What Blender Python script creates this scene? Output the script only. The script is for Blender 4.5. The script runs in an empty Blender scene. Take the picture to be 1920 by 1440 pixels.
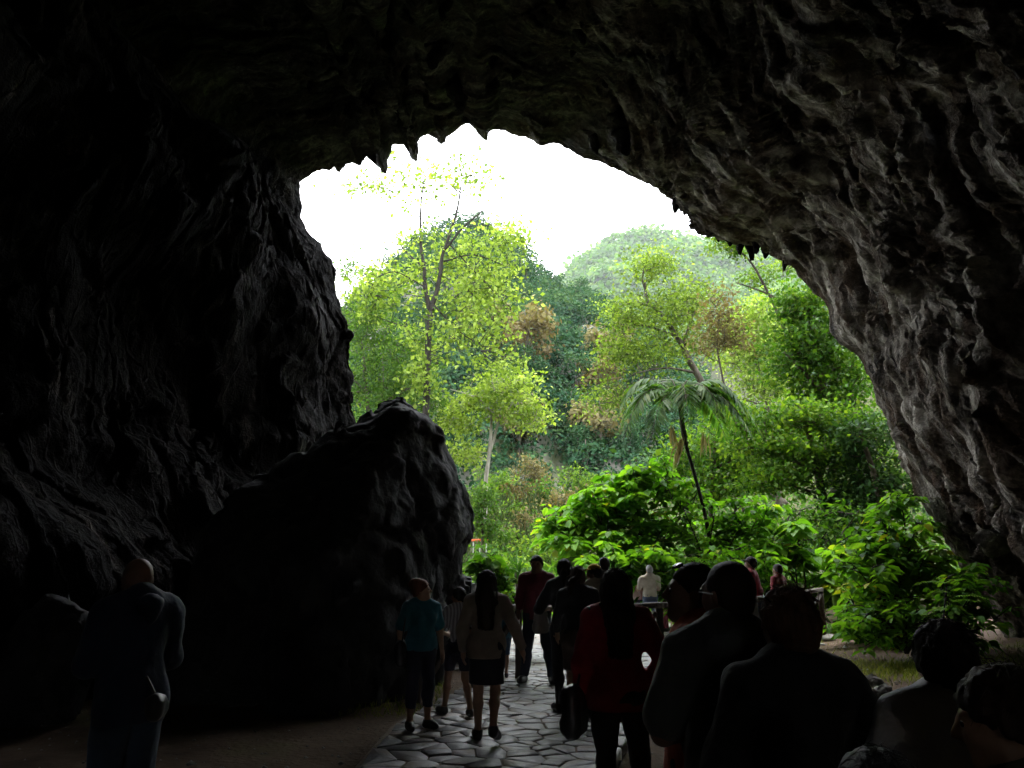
import bpy, bmesh, math, random
import numpy as np

# ------------------------------------------------------------------ camera, sky, sun, exposure
RAD = math.radians
S = bpy.context.scene
COL = S.collection
FPX, PITCH, EYE = 1493.0, RAD(12.8), 1.65          # focal length in px of a 1920 px wide picture, upward tilt, eye height

cam_d = bpy.data.cameras.new('camera')
cam_d.sensor_width = 36.0
cam_d.lens = 36.0 * FPX / 1920.0
cam_d.clip_start, cam_d.clip_end = 0.05, 6000.0
cam = bpy.data.objects.new('camera', cam_d)
cam.location = (0, 0, EYE)
cam.rotation_euler = (RAD(90) + PITCH, 0, 0)
COL.objects.link(cam)
S.camera = cam

SUN_EL, SUN_AZ = RAD(76), RAD(-14)                 # azimuth clockwise from +Y (the way the camera looks)
W = bpy.data.worlds.new('World')
S.world = W
W.use_nodes = True
wn, wl = W.node_tree.nodes, W.node_tree.links
wn.clear()
sky = wn.new('ShaderNodeTexSky')
sky.sky_type = 'NISHITA'
sky.sun_disc = False
sky.sun_elevation = SUN_EL
sky.sun_rotation = SUN_AZ
sky.altitude = 900
sky.air_density, sky.dust_density, sky.ozone_density = 1.0, 5.0, 1.0
veil = wn.new('ShaderNodeMixRGB')                  # an even white cloud deck over the blue
veil.blend_type = 'MIX'
veil.inputs[0].default_value = 0.82
veil.inputs[2].default_value = (16.0, 16.4, 17.0, 1)
wl.new(sky.outputs[0], veil.inputs[1])
bg = wn.new('ShaderNodeBackground')
bg.inputs['Strength'].default_value = 0.13
wl.new(veil.outputs[0], bg.inputs['Color'])
wo = wn.new('ShaderNodeOutputWorld')
wl.new(bg.outputs[0], wo.inputs[0])

sun_d = bpy.data.lights.new('sun', 'SUN')
sun_d.energy = 1.5
sun_d.angle = RAD(11)
sun_d.color = (1.0, 0.95, 0.86)
sun = bpy.data.objects.new('sun', sun_d)
sun.rotation_euler = (RAD(90) - SUN_EL, 0, math.pi - SUN_AZ)
COL.objects.link(sun)

S.view_settings.view_transform = 'Standard'
S.view_settings.look = 'None'
S.view_settings.exposure = 2.05
S.view_settings.gamma = 1.0
S.view_settings.use_curve_mapping = False
S.render.engine = 'CYCLES'
cy = S.cycles
cy.use_denoising = True
cy.denoiser = 'OPENIMAGEDENOISE'
cy.max_bounces, cy.diffuse_bounces, cy.glossy_bounces, cy.transmission_bounces = 5, 3, 2, 3
cy.volume_bounces = 0
cy.use_adaptive_sampling = True
cy.adaptive_threshold = 0.03
cy.caustics_reflective = cy.caustics_refractive = False

# ------------------------------------------------------------------ helpers
CP, SP = math.cos(PITCH), math.sin(PITCH)

def P(px, py, Y):
    """world point at forward distance Y that stands in the direction of photograph pixel (px, py)"""
    u, v = (px - 960.0) / FPX, (720.0 - py) / FPX
    dy, dz = CP - SP * v, SP + CP * v
    s = Y / dy
    return np.array([u * s, Y, EYE + dz * s])

def G(px, Y, z=0.0):
    """ground point at forward distance Y under picture column px"""
    depth = Y * CP + (z - EYE) * SP
    return np.array([(px - 960.0) / FPX * depth, Y, z])

rng = np.random.default_rng(7)
_perm = np.concatenate([np.random.default_rng(3).permutation(256)] * 2).astype(np.int64)
_grad = np.random.default_rng(4).normal(size=(256, 3))
_grad /= np.linalg.norm(_grad, axis=1)[:, None]

def perlin(p):
    p = np.asarray(p, float)
    i = np.floor(p).astype(np.int64)
    f = p - i
    w = f * f * f * (f * (f * 6 - 15) + 10)
    i &= 255
    r = 0
    for dx in (0, 1):
        wx = w[:, 0] if dx else 1 - w[:, 0]
        a = _perm[(i[:, 0] + dx) & 255]
        for dy in (0, 1):
            wy = w[:, 1] if dy else 1 - w[:, 1]
            b = _perm[(a + i[:, 1] + dy) & 255]
            for dz in (0, 1):
                wz = w[:, 2] if dz else 1 - w[:, 2]
                g = _grad[_perm[(b + i[:, 2] + dz) & 255]]
                d = f - (dx, dy, dz)
                r = r + wx * wy * wz * (g * d).sum(1)
    return r * 1.6

def fbm(p, oct=4, gain=.5):
    p = np.asarray(p, float)
    r, a = 0, 1.0
    for k in range(oct):
        r = r + a * perlin(p * (2.03 ** k) + 17.3 * k)
        a *= gain
    return r

def worley(p, seed=0, flat=False, facets=False):
    """F1 and F2 distance and cell id of cellular noise; with facets: a sharp-edged relief of tilted plates instead"""
    i = np.floor(p).astype(np.int64)
    best = np.full(len(p), 9.0); second = np.full(len(p), 9.0); cid = np.zeros(len(p), np.int64); off = np.zeros((len(p), 3))
    jt = np.random.default_rng(11 + seed).random((256, 3))
    for dx in (-1, 0, 1):
        for dy in (-1, 0, 1):
            for dz in ((0,) if flat else (-1, 0, 1)):
                c = i + (dx, dy, dz)
                h = _perm[(_perm[(_perm[(c[:, 0] + seed) & 255] + c[:, 1]) & 255] + c[:, 2]) & 255]
                v = p - (c + jt[h])
                if flat: v[:, 2] = 0
                d = np.sqrt((v * v).sum(1))
                m = d < best
                second = np.where(m, best, np.minimum(second, d))
                cid = np.where(m, h, cid)
                best = np.where(m, d, best)
                off[m] = v[m]
    if facets:
        rt = np.random.default_rng(5 + seed).normal(0, .8, (256, 3)); rh = np.random.default_rng(6 + seed).uniform(-.5, .5, 256)
        return rh[cid] + (rt[cid] * off).sum(1) - .35 * (1 - smooth(0, .09, second - best))
    return best, second, cid / 255.0

def smooth(a, b, x):
    t = np.clip((x - a) / (b - a), 0, 1)
    return t * t * (3 - 2 * t)

def mesh(name, V, quads=None, tris=None, smoothed=True, attrs=None):
    V = np.asarray(V, np.float32)
    me = bpy.data.meshes.new(name)
    nq = 0 if quads is None else len(quads)
    nt = 0 if tris is None else len(tris)
    me.vertices.add(len(V)); me.vertices.foreach_set('co', V.ravel())
    li, st = [], []
    if nq:
        li.append(np.asarray(quads, np.int32).ravel()); st.append(np.arange(nq) * 4)
    if nt:
        li.append(np.asarray(tris, np.int32).ravel()); st.append(nq * 4 + np.arange(nt) * 3)
    li = np.concatenate(li); st = np.concatenate(st).astype(np.int32)
    me.loops.add(len(li)); me.loops.foreach_set('vertex_index', li)
    me.polygons.add(nq + nt); me.polygons.foreach_set('loop_start', st)
    if smoothed:
        me.polygons.foreach_set('use_smooth', np.ones(nq + nt, bool))
    for k, (dom, vals) in (attrs or {}).items():
        a = me.attributes.new(k, 'FLOAT', dom)
        a.data.foreach_set('value', np.asarray(vals, np.float32))
    me.update(calc_edges=True)
    return me

def link(name, me, mat=None, parent=None, loc=None, rotz=0, **props):
    o = bpy.data.objects.new(name, me)
    COL.objects.link(o)
    if mat is not None and me is not None and not len(me.materials):
        me.materials.append(mat)
    if parent is not None:
        o.parent = parent
    if loc is not None:
        o.location = [float(x) for x in loc]
    o.rotation_euler.z = rotz
    for k, v in props.items():
        if v is not None:
            o[k] = v
    return o

class MB:
    """collects tubes, boxes and patches of one mesh"""
    def __init__(s):
        s.v, s.q, s.t, s.n = [], [], [], 0
    def add(s, V, q=None, t=None):
        V = np.asarray(V, float)
        s.v.append(V)
        if q is not None and len(q): s.q.append(np.asarray(q) + s.n)
        if t is not None and len(t): s.t.append(np.asarray(t) + s.n)
        s.n += len(V)
    def tube(s, pts, rad, sides=6, cap=True):
        pts = np.asarray(pts, float); n = len(pts)
        rad = np.broadcast_to(np.asarray(rad, float), (n,))
        tan = np.gradient(pts, axis=0)
        tan /= np.linalg.norm(tan, axis=1)[:, None] + 1e-9
        ref = np.array([1.0, 0, 0]) if abs(tan[0][0]) < .8 else np.array([0, 1.0, 0])
        V = []
        ang = np.arange(sides) * 2 * math.pi / sides
        for k in range(n):
            a = ref - tan[k] * ref.dot(tan[k]); a /= np.linalg.norm(a) + 1e-9
            b = np.cross(tan[k], a); ref = a
            V.append(pts[k] + rad[k] * (np.cos(ang)[:, None] * a + np.sin(ang)[:, None] * b))
        V = np.concatenate(V)
        q = []
        for k in range(n - 1):
            for j in range(sides):
                j2 = (j + 1) % sides
                q.append((k * sides + j, k * sides + j2, (k + 1) * sides + j2, (k + 1) * sides + j))
        t = []
        if cap:
            V = np.concatenate([V, pts[:1], pts[-1:]])
            for j in range(sides):
                j2 = (j + 1) % sides
                t.append((n * sides, j2, j)); t.append((n * sides + 1, (n - 1) * sides + j, (n - 1) * sides + j2))
        s.add(V, q, t)
    def box(s, a, b, w, h, up=(0, 0, 1), jit=0.0):
        """squared beam from a to b, w wide and h high"""
        a, b = np.asarray(a, float), np.asarray(b, float)
        d = b - a; d /= np.linalg.norm(d)
        up = np.asarray(up, float)
        x = np.cross(d, up); x /= np.linalg.norm(x); z = np.cross(x, d)
        V, c = [], min(w, h) * .12
        ring = [(-w/2+c, -h/2), (w/2-c, -h/2), (w/2, -h/2+c), (w/2, h/2-c), (w/2-c, h/2), (-w/2+c, h/2), (-w/2, h/2-c), (-w/2, -h/2+c)]
        m = 5
        for k in range(m):
            p = a + (b - a) * k / (m - 1)
            e = rng.normal(0, jit, 2) if jit else (0, 0)
            for (i, j) in ring:
                V.append(p + x * (i + e[0]) + z * (j + e[1]))
        q = [(k*8+j, k*8+(j+1)%8, (k+1)*8+(j+1)%8, (k+1)*8+j) for k in range(m-1) for j in range(8)]
        V += [a, b]
        t = [(m*8, (j+1)%8, j) for j in range(8)] + [(m*8+1, (m-1)*8+j, (m-1)*8+(j+1)%8) for j in range(8)]
        s.add(V, q, t)
    def done(s, name, smoothed=True):
        V = np.concatenate(s.v)
        return mesh(name, V, np.concatenate(s.q) if s.q else None, np.concatenate(s.t) if s.t else None, smoothed)

def catmull(pts, n=6):
    pts = np.asarray(pts, float)
    if len(pts) < 3:
        t = np.linspace(0, 1, n + 1)[:, None]
        return pts[0] * (1 - t) + pts[-1] * t
    e = np.concatenate([[2 * pts[0] - pts[1]], pts, [2 * pts[-1] - pts[-2]]])
    out = []
    for k in range(1, len(e) - 2):
        for t in np.arange(n) / n:
            a, b, c, d = e[k-1], e[k], e[k+1], e[k+2]
            out.append(.5 * (2*b + (c-a)*t + (2*a-5*b+4*c-d)*t*t + (3*b-a-3*c+d)*t**3))
    out.append(pts[-1])
    return np.array(out)

# ------------------------------------------------------------------ signed-distance modelling (rocks, people, clothes)
class Field:
    def __init__(s, lo, hi, h):
        s.lo, s.h = np.asarray(lo, float), h
        s.n = np.ceil((np.asarray(hi, float) - s.lo) / h).astype(int) + 1
        s.ax = [(s.lo[k] + np.arange(s.n[k]) * h).astype(np.float32) for k in range(3)]
        s.D = np.full(s.n, 1.0, np.float32)
    def _sl(s, lo, hi):
        r = []
        for k in range(3):
            a = int(np.clip(math.floor((lo[k] - s.lo[k]) / s.h), 0, s.n[k]))
            b = int(np.clip(math.ceil((hi[k] - s.lo[k]) / s.h) + 1, 0, s.n[k]))
            if b <= a: return None
            r.append(slice(a, b))
        return tuple(r)
    def _xyz(s, sl):
        return s.ax[0][sl[0]][:, None, None], s.ax[1][sl[1]][None, :, None], s.ax[2][sl[2]][None, None, :]
    def _mix(s, sl, d, k, sub=False):
        a = s.D[sl]
        if sub:
            d = -d
            if k > 0:
                h = np.clip(.5 + .5 * (d - a) / k, 0, 1)
                s.D[sl] = a * (1 - h) + d * h + k * h * (1 - h)
            else:
                s.D[sl] = np.maximum(a, d)
        elif k > 0:
            h = np.clip(.5 + .5 * (d - a) / k, 0, 1)
            s.D[sl] = d * (1 - h) + a * h - k * h * (1 - h)
        else:
            s.D[sl] = np.minimum(a, d)
    def cone(s, a, b, ra, rb, k=.03, sub=False, g=0.0, flat=1.0):
        a, b = np.asarray(a, float), np.asarray(b, float)
        ra += g; rb += g
        m = max(ra, rb) + k + 3 * s.h
        sl = s._sl(np.minimum(a, b) - m, np.maximum(a, b) + m)
        if sl is None: return
        X, Y, Z = s._xyz(sl)
        d = b - a; L = d.dot(d) + 1e-9
        px, py, pz = X - a[0], (Y - a[1]) / flat, Z - a[2]
        dy = d[1] / flat
        L = d[0]**2 + dy**2 + d[2]**2 + 1e-9
        t = np.clip((px * d[0] + py * dy + pz * d[2]) / L, 0, 1)
        dist = np.sqrt((px - d[0]*t)**2 + (py - dy*t)**2 + (pz - d[2]*t)**2) - (ra + (rb - ra) * t)
        s._mix(sl, dist * (flat if flat < 1 else 1), k, sub)
    def ell(s, c, r, k=.03, R=None, sub=False, g=0.0):
        c, r = np.asarray(c, float), np.asarray(r, float) + g
        m = max(r) + k + 3 * s.h
        sl = s._sl(c - m, c + m)
        if sl is None: return
        X, Y, Z = s._xyz(sl)
        x, y, z = X - c[0], Y - c[1], Z - c[2]
        if R is not None:
            x, y, z = (R[0,0]*x + R[1,0]*y + R[2,0]*z, R[0,1]*x + R[1,1]*y + R[2,1]*z, R[0,2]*x + R[1,2]*y + R[2,2]*z)
        k0 = np.sqrt((x/r[0])**2 + (y/r[1])**2 + (z/r[2])**2)
        k1 = np.sqrt((x/r[0]**2)**2 + (y/r[1]**2)**2 + (z/r[2]**2)**2) + 1e-6
        s._mix(sl, k0 * (k0 - 1) / k1, k, sub)
    def plane(s, p, n, k=0.0):
        """keep the side the normal n points away from"""
        n = np.asarray(n, float); n /= np.linalg.norm(n); p = np.asarray(p, float)
        X, Y, Z = s._xyz((slice(None),) * 3)
        d = ((X - p[0]) * n[0] + (Y - p[1]) * n[1] + (Z - p[2]) * n[2]).astype(np.float32)
        s._mix((slice(None),) * 3, -d, k, True)
    def noise(s, amp, freq, off=0.0, oct=2, band=.06):
        idx = np.nonzero(np.abs(s.D) < band)
        if not len(idx[0]): return
        p = np.stack([s.ax[k][idx[k]] for k in range(3)], 1).astype(float)
        s.D[idx] += amp * fbm(p * np.asarray(freq) + off, oct).astype(np.float32)
    def mesh(s, name):
        D = np.pad(s.D, 1, constant_values=1.0)
        lo, h = s.lo - s.h, s.h
        Sg = D < 0
        nx, ny, nz = D.shape
        cnt = np.zeros((nx-1, ny-1, nz-1), np.int8)
        corners = [(i, j, k) for i in (0, 1) for j in (0, 1) for k in (0, 1)]
        for (i, j, k) in corners:
            cnt += Sg[i:nx-1+i, j:ny-1+j, k:nz-1+k]
        I = np.nonzero((cnt > 0) & (cnt < 8))
        if not len(I[0]): return None
        acc = np.zeros((len(I[0]), 3)); num = np.zeros(len(I[0]))
        val = {c: D[I[0]+c[0], I[1]+c[1], I[2]+c[2]].astype(float) for c in corners}
        for c in corners:
            for axn in range(3):
                if c[axn] == 0:
                    e = list(c); e[axn] = 1; e = tuple(e)
                    va, vb = val[c], val[e]
                    m = (va < 0) != (vb < 0)
                    t = va[m] / (va[m] - vb[m])
                    pt = np.tile(np.array(c, float), (m.sum(), 1)); pt[:, axn] += t
                    acc[m] += pt; num[m] += 1
        V = acc / num[:, None] + np.stack(I, 1)
        V = lo + V * h
        ids = np.full(cnt.shape, -1, np.int32); ids[I] = np.arange(len(V))
        Q = []
        for axn in range(3):
            o1, o2 = (axn + 1) % 3, (axn + 2) % 3
            a = [slice(0, None)] * 3; b = [slice(0, None)] * 3
            a[axn] = slice(0, -1); b[axn] = slice(1, None)
            A, B = Sg[tuple(a)], Sg[tuple(b)]
            E = np.stack(np.nonzero(A != B), 1)
            flip = A[tuple(E.T)]
            def cell(d1, d2):
                e = E.copy(); e[:, o1] -= d1; e[:, o2] -= d2
                return ids[tuple(e.T)]
            q = np.stack([cell(1, 1), cell(0, 1), cell(0, 0), cell(1, 0)], 1)
            q[~flip] = q[~flip][:, ::-1]
            Q.append(q)
        Q = np.concatenate(Q)
        Q = Q[(Q >= 0).all(1)]
        return mesh(name, V, Q)

# ------------------------------------------------------------------ materials
def mat_new(name):
    m = bpy.data.materials.new(name); m.use_nodes = True
    nt = m.node_tree; nt.nodes.clear()
    out = nt.nodes.new('ShaderNodeOutputMaterial')
    return m, nt.nodes, nt.links, out

def ramp(nodes, stops, interp='LINEAR'):
    r = nodes.new('ShaderNodeValToRGB')
    r.color_ramp.interpolation = interp
    el = r.color_ramp.elements
    while len(el) < len(stops): el.new(.5)
    for e, (p, c) in zip(el, stops):
        e.position = p; e.color = (*c, 1)
    return r

def noise_mat(name, stops, scale=3.0, rough=.8, bump=.3, bscale=25.0, bdist=.02, detail=6, spec=.3, stretch=None, second=None, sheen=0.0, objvar=0.0):
    """colour from layered object-space noise, with fine bump"""
    m, N, L, out = mat_new(name)
    tc = N.new('ShaderNodeTexCoord')
    oi = N.new('ShaderNodeObjectInfo')                 # each object its own patch of the pattern
    mo = N.new('ShaderNodeMath'); mo.operation = 'MULTIPLY'; mo.inputs[1].default_value = 60.0
    L.new(oi.outputs['Random'], mo.inputs[0])
    va = N.new('ShaderNodeVectorMath'); va.operation = 'ADD'
    L.new(tc.outputs['Object'], va.inputs[0]); L.new(mo.outputs[0], va.inputs[1])
    vec = va.outputs[0]
    if stretch:
        mp = N.new('ShaderNodeMapping'); mp.inputs['Scale'].default_value = stretch
        L.new(vec, mp.inputs[0]); vec = mp.outputs[0]
    n1 = N.new('ShaderNodeTexNoise'); n1.inputs['Scale'].default_value = scale; n1.inputs['Detail'].default_value = detail
    n1.inputs['Roughness'].default_value = .62
    L.new(vec, n1.inputs['Vector'])
    r = ramp(N, stops); L.new(n1.outputs[0], r.inputs[0])
    col = r.outputs[0]
    if second:                                     # (scale, threshold lo, hi, colour)
        n3 = N.new('ShaderNodeTexNoise'); n3.inputs['Scale'].default_value = second[0]; n3.inputs['Detail'].default_value = 5
        L.new(vec, n3.inputs['Vector'])
        r3 = ramp(N, [(second[1], (0, 0, 0)), (second[2], (1, 1, 1))]); L.new(n3.outputs[0], r3.inputs[0])
        mx = N.new('ShaderNodeMixRGB'); L.new(r3.outputs[0], mx.inputs[0]); L.new(col, mx.inputs[1]); mx.inputs[2].default_value = (*second[3], 1)
        col = mx.outputs[0]
    if objvar:                                     # each piece a little lighter or darker
        mr = N.new('ShaderNodeMapRange'); mr.inputs['To Min'].default_value = 1 - objvar; mr.inputs['To Max'].default_value = 1 + objvar * .6
        L.new(oi.outputs['Random'], mr.inputs['Value'])
        mm = N.new('ShaderNodeMixRGB'); mm.blend_type = 'MULTIPLY'; mm.inputs[0].default_value = 1; L.new(col, mm.inputs[1]); L.new(mr.outputs[0], mm.inputs[2]); col = mm.outputs[0]
    b = N.new('ShaderNodeBsdfPrincipled')
    b.inputs['Roughness'].default_value = rough
    b.inputs['Specular IOR Level'].default_value = spec
    if sheen: b.inputs['Sheen Weight'].default_value = sheen
    L.new(col, b.inputs['Base Color'])
    n2 = N.new('ShaderNodeTexNoise'); n2.inputs['Scale'].default_value = bscale; n2.inputs['Detail'].default_value = 5
    L.new(vec, n2.inputs['Vector'])
    bp = N.new('ShaderNodeBump'); bp.inputs['Strength'].default_value = bump; bp.inputs['Distance'].default_value = bdist
    L.new(n2.outputs[0], bp.inputs['Height']); L.new(bp.outputs[0], b.inputs['Normal'])
    L.new(b.outputs[0], out.inputs[0])
    return m

def leaf_mat(name, stops, trans=.45, rough=.55, tint=(1.2, 1.22, .35), spec=.08):
    """leaf colour by the per-leaf attribute var; thin and translucent"""
    m, N, L, out = mat_new(name)
    at = N.new('ShaderNodeAttribute'); at.attribute_name = 'var'
    r = ramp(N, stops); L.new(at.outputs['Fac'], r.inputs[0])
    b = N.new('ShaderNodeBsdfPrincipled'); b.inputs['Roughness'].default_value = rough
    b.inputs['Specular IOR Level'].default_value = spec
    L.new(r.outputs[0], b.inputs['Base Color'])
    tr = N.new('ShaderNodeBsdfTranslucent')
    mul = N.new('ShaderNodeMixRGB'); mul.blend_type = 'MULTIPLY'; mul.inputs[0].default_value = 1; mul.inputs[2].default_value = (*tint, 1)
    L.new(r.outputs[0], mul.inputs[1]); L.new(mul.outputs[0], tr.inputs[0])
    mx = N.new('ShaderNodeMixShader'); mx.inputs[0].default_value = trans
    L.new(b.outputs[0], mx.inputs[1]); L.new(tr.outputs[0], mx.inputs[2]); L.new(mx.outputs[0], out.inputs[0])
    return m

def plain_mat(name, c, rough=.6, metal=0.0, spec=.4, var=.25, scale=6.0, bump=.15, bscale=60.0, stretch=None, sheen=0.0):
    c = np.array(c)
    return noise_mat(name, [(.3, tuple(c * (1 - var))), (.7, tuple(np.minimum(c * (1 + var), 1)))], scale, rough, bump, bscale, .01, 4, spec, stretch, None, sheen)

# ------------------------------------------------------------------ rock and soil materials
def cave_mat(name, pals):
    """limestone toned round the mouth: left with shade painted in, grey-green roof, pale right"""
    m, N, L, out = mat_new(name)
    tc = N.new('ShaderNodeTexCoord')
    mp = N.new('ShaderNodeMapping'); mp.inputs['Scale'].default_value = (1.0, 1.0, .45); L.new(tc.outputs['Object'], mp.inputs[0])
    def nz(scale, det, src=mp.outputs[0], rough=.6):
        n = N.new('ShaderNodeTexNoise'); n.inputs['Scale'].default_value = scale; n.inputs['Detail'].default_value = det
        n.inputs['Roughness'].default_value = rough; L.new(src, n.inputs['Vector']); return n
    at = N.new('ShaderNodeAttribute'); at.attribute_name = 'run'                # along the mouth's edge, and into the cave
    ms = N.new('ShaderNodeMapping'); ms.inputs['Scale'].default_value = (.42, 1.5, 1.0); ms.inputs['Rotation'].default_value = (0, 0, .12); L.new(at.outputs['Vector'], ms.inputs[0])
    dn = nz(.8, 3); wv = N.new('ShaderNodeVectorMath'); wv.operation = 'ADD'; L.new(ms.outputs[0], wv.inputs[0]); L.new(dn.outputs['Color'], wv.inputs[1])
    n1 = nz(1.1, 8, wv.outputs[0], .68)
    r2 = ramp(N, [(.45, (0, 0, 0)), (.62, (1, 1, 1))]); L.new(nz(1.7, 6).outputs[0], r2.inputs[0])
    cols = []
    for (light, mid, dark, soil, th) in pals:
        r1 = ramp(N, [(th[0], dark), (th[1], mid), (th[2], light)]); L.new(n1.outputs[0], r1.inputs[0])
        mx = N.new('ShaderNodeMixRGB'); L.new(r2.outputs[0], mx.inputs[0]); L.new(r1.outputs[0], mx.inputs[1]); mx.inputs[2].default_value = (*soil, 1)
        cols.append(mx.outputs[0])
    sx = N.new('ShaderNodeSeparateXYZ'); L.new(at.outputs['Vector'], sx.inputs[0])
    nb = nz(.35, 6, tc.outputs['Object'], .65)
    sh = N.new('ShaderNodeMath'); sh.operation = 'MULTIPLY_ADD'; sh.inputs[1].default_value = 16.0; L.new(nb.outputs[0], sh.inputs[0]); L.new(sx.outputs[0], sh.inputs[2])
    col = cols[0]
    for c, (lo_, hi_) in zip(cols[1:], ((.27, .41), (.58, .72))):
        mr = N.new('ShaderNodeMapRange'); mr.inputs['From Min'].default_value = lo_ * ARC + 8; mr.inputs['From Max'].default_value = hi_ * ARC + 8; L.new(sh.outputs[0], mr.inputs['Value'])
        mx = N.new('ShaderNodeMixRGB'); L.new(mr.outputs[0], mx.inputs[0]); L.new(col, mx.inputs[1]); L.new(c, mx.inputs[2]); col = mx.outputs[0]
    r3 = ramp(N, [(.35, (.55, .55, .55)), (.65, (1, 1, 1))]); L.new(nz(9, 6, tc.outputs['Object'], .7).outputs[0], r3.inputs[0])
    mu = N.new('ShaderNodeMixRGB'); mu.blend_type = 'MULTIPLY'; mu.inputs[0].default_value = 1
    L.new(col, mu.inputs[1]); L.new(r3.outputs[0], mu.inputs[2])
    b = N.new('ShaderNodeBsdfPrincipled'); L.new(mu.outputs[0], b.inputs['Base Color'])
    b.inputs['Roughness'].default_value = .8
    b.inputs['Specular IOR Level'].default_value = .08
    ad = N.new('ShaderNodeMath'); ad.operation = 'ADD'
    L.new(nz(5, 8, tc.outputs['Object'], .7).outputs[0], ad.inputs[0])
    L.new(nz(28, 4, tc.outputs['Object']).outputs[0], ad.inputs[1])
    vo = N.new('ShaderNodeTexVoronoi'); vo.feature = 'DISTANCE_TO_EDGE'; vo.inputs['Scale'].default_value = 2.6; L.new(wv.outputs[0], vo.inputs['Vector'])
    vr = ramp(N, [(0, (0, 0, 0)), (.07, (1, 1, 1))]); L.new(vo.outputs['Distance'], vr.inputs[0])
    a2 = N.new('ShaderNodeMath'); a2.operation = 'MULTIPLY_ADD'; a2.inputs[1].default_value = .45; L.new(vr.outputs[0], a2.inputs[0]); L.new(ad.outputs[0], a2.inputs[2])
    bp = N.new('ShaderNodeBump'); bp.inputs['Strength'].default_value = 1.0; bp.inputs['Distance'].default_value = .08
    L.new(a2.outputs[0], bp.inputs['Height']); L.new(bp.outputs[0], b.inputs['Normal'])
    L.new(b.outputs[0], out.inputs[0])
    return m

PALETTES = [((.12, .105, .09), (.008, .007, .006), (.0035, .0033, .003), (.008, .006, .0045), (.42, .55, .74)),  # left wall: shade and rare ridge highlights painted into the rock colour
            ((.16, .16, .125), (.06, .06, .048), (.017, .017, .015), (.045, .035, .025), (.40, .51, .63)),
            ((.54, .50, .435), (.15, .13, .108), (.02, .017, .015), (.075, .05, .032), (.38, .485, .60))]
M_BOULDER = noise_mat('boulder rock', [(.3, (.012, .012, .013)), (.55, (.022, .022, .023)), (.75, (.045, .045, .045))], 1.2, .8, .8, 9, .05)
M_GREYROCK = noise_mat('grey rock', [(.3, (.12, .115, .105)), (.55, (.24, .23, .21)), (.75, (.36, .35, .33))], 2.2, .85, .7, 12, .04)
M_SOIL = noise_mat('trodden soil', [(.3, (.06, .040, .026)), (.5, (.11, .076, .05)), (.72, (.165, .12, .08))], 1.4, .95, .9, 16, .03, 8, .15,
                   second=(.7, .55, .72, (.10, .10, .035)))
M_FOREST_FLOOR = noise_mat('forest floor', [(.3, (.035, .04, .016)), (.55, (.07, .075, .03)), (.75, (.12, .10, .055))], .6, .95, .7, 6, .1)
M_CLIFF = noise_mat('grey cliff', [(.3, (.10, .10, .085)), (.5, (.22, .21, .18)), (.7, (.36, .345, .31))], .35, .9, .8, 2.5, .2, 8,
                    stretch=(1, 1, .35), second=(.22, .45, .6, (.06, .075, .028)))

# ------------------------------------------------------------------ ground: one sheet, flat in the cave, rising in the valley
def smin(x): return x

def ground_z(x, y):
    z = .05 * perlin(np.stack([x * .35, y * .35, 0 * x], 1)) + .02 * perlin(np.stack([x * 1.3, y * 1.3, 0 * x + 5], 1))
    side = np.maximum(np.abs(x - (.9 + .02 * y)) - 2.2, 0)               # keeps the path itself level
    z = z * smooth(0, 1.5, side) - .035
    z = z + .5 * smooth(6, 12, x) * smooth(8, 14, y)
    z = z + .45 * smooth(24, 40, y) + 5.2 * smooth(40, 58, y) * smooth(-60, -8, x)
    z = z + smooth(4, 34, x - .05 * y) * smooth(22, 48, y) * 13.0        # the bank under the forest on the right
    z = z + 30 * smooth(90, 600, np.hypot(x, y))
    return z

def nonuni(a, b, n, c, w):
    """n samples of [a, b], denser round c"""
    t = np.linspace(-1, 1, n)
    s = np.sinh(t * w) / math.sinh(w)
    return np.where(s < 0, c + s * (c - a), c + s * (b - c))

gx = nonuni(-2600, 2600, 200, 2, 7.5); gy = nonuni(-500, 3500, 240, 14, 7.0)
XX, YY = np.meshgrid(gx, gy, indexing='ij')
x, y = XX.ravel(), YY.ravel()
V = np.stack([x, y, ground_z(x, y)], 1)
n0, n1 = XX.shape
idx = np.arange(n0 * n1).reshape(n0, n1)
Q = np.stack([idx[:-1, :-1], idx[1:, :-1], idx[1:, 1:], idx[:-1, 1:]], -1).reshape(-1, 4)
ground = link('ground', mesh('ground', V, Q), M_SOIL, kind='structure', label='brown trodden soil floor running out of the cave')
ground.data.materials.append(M_FOREST_FLOOR)
fc = V[Q].mean(1)
ground.data.polygons.foreach_set('material_index', (((fc[:, 1] > 26) | (fc[:, 0] > 17) | (fc[:, 0] < -12))).astype(np.int32))

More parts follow.
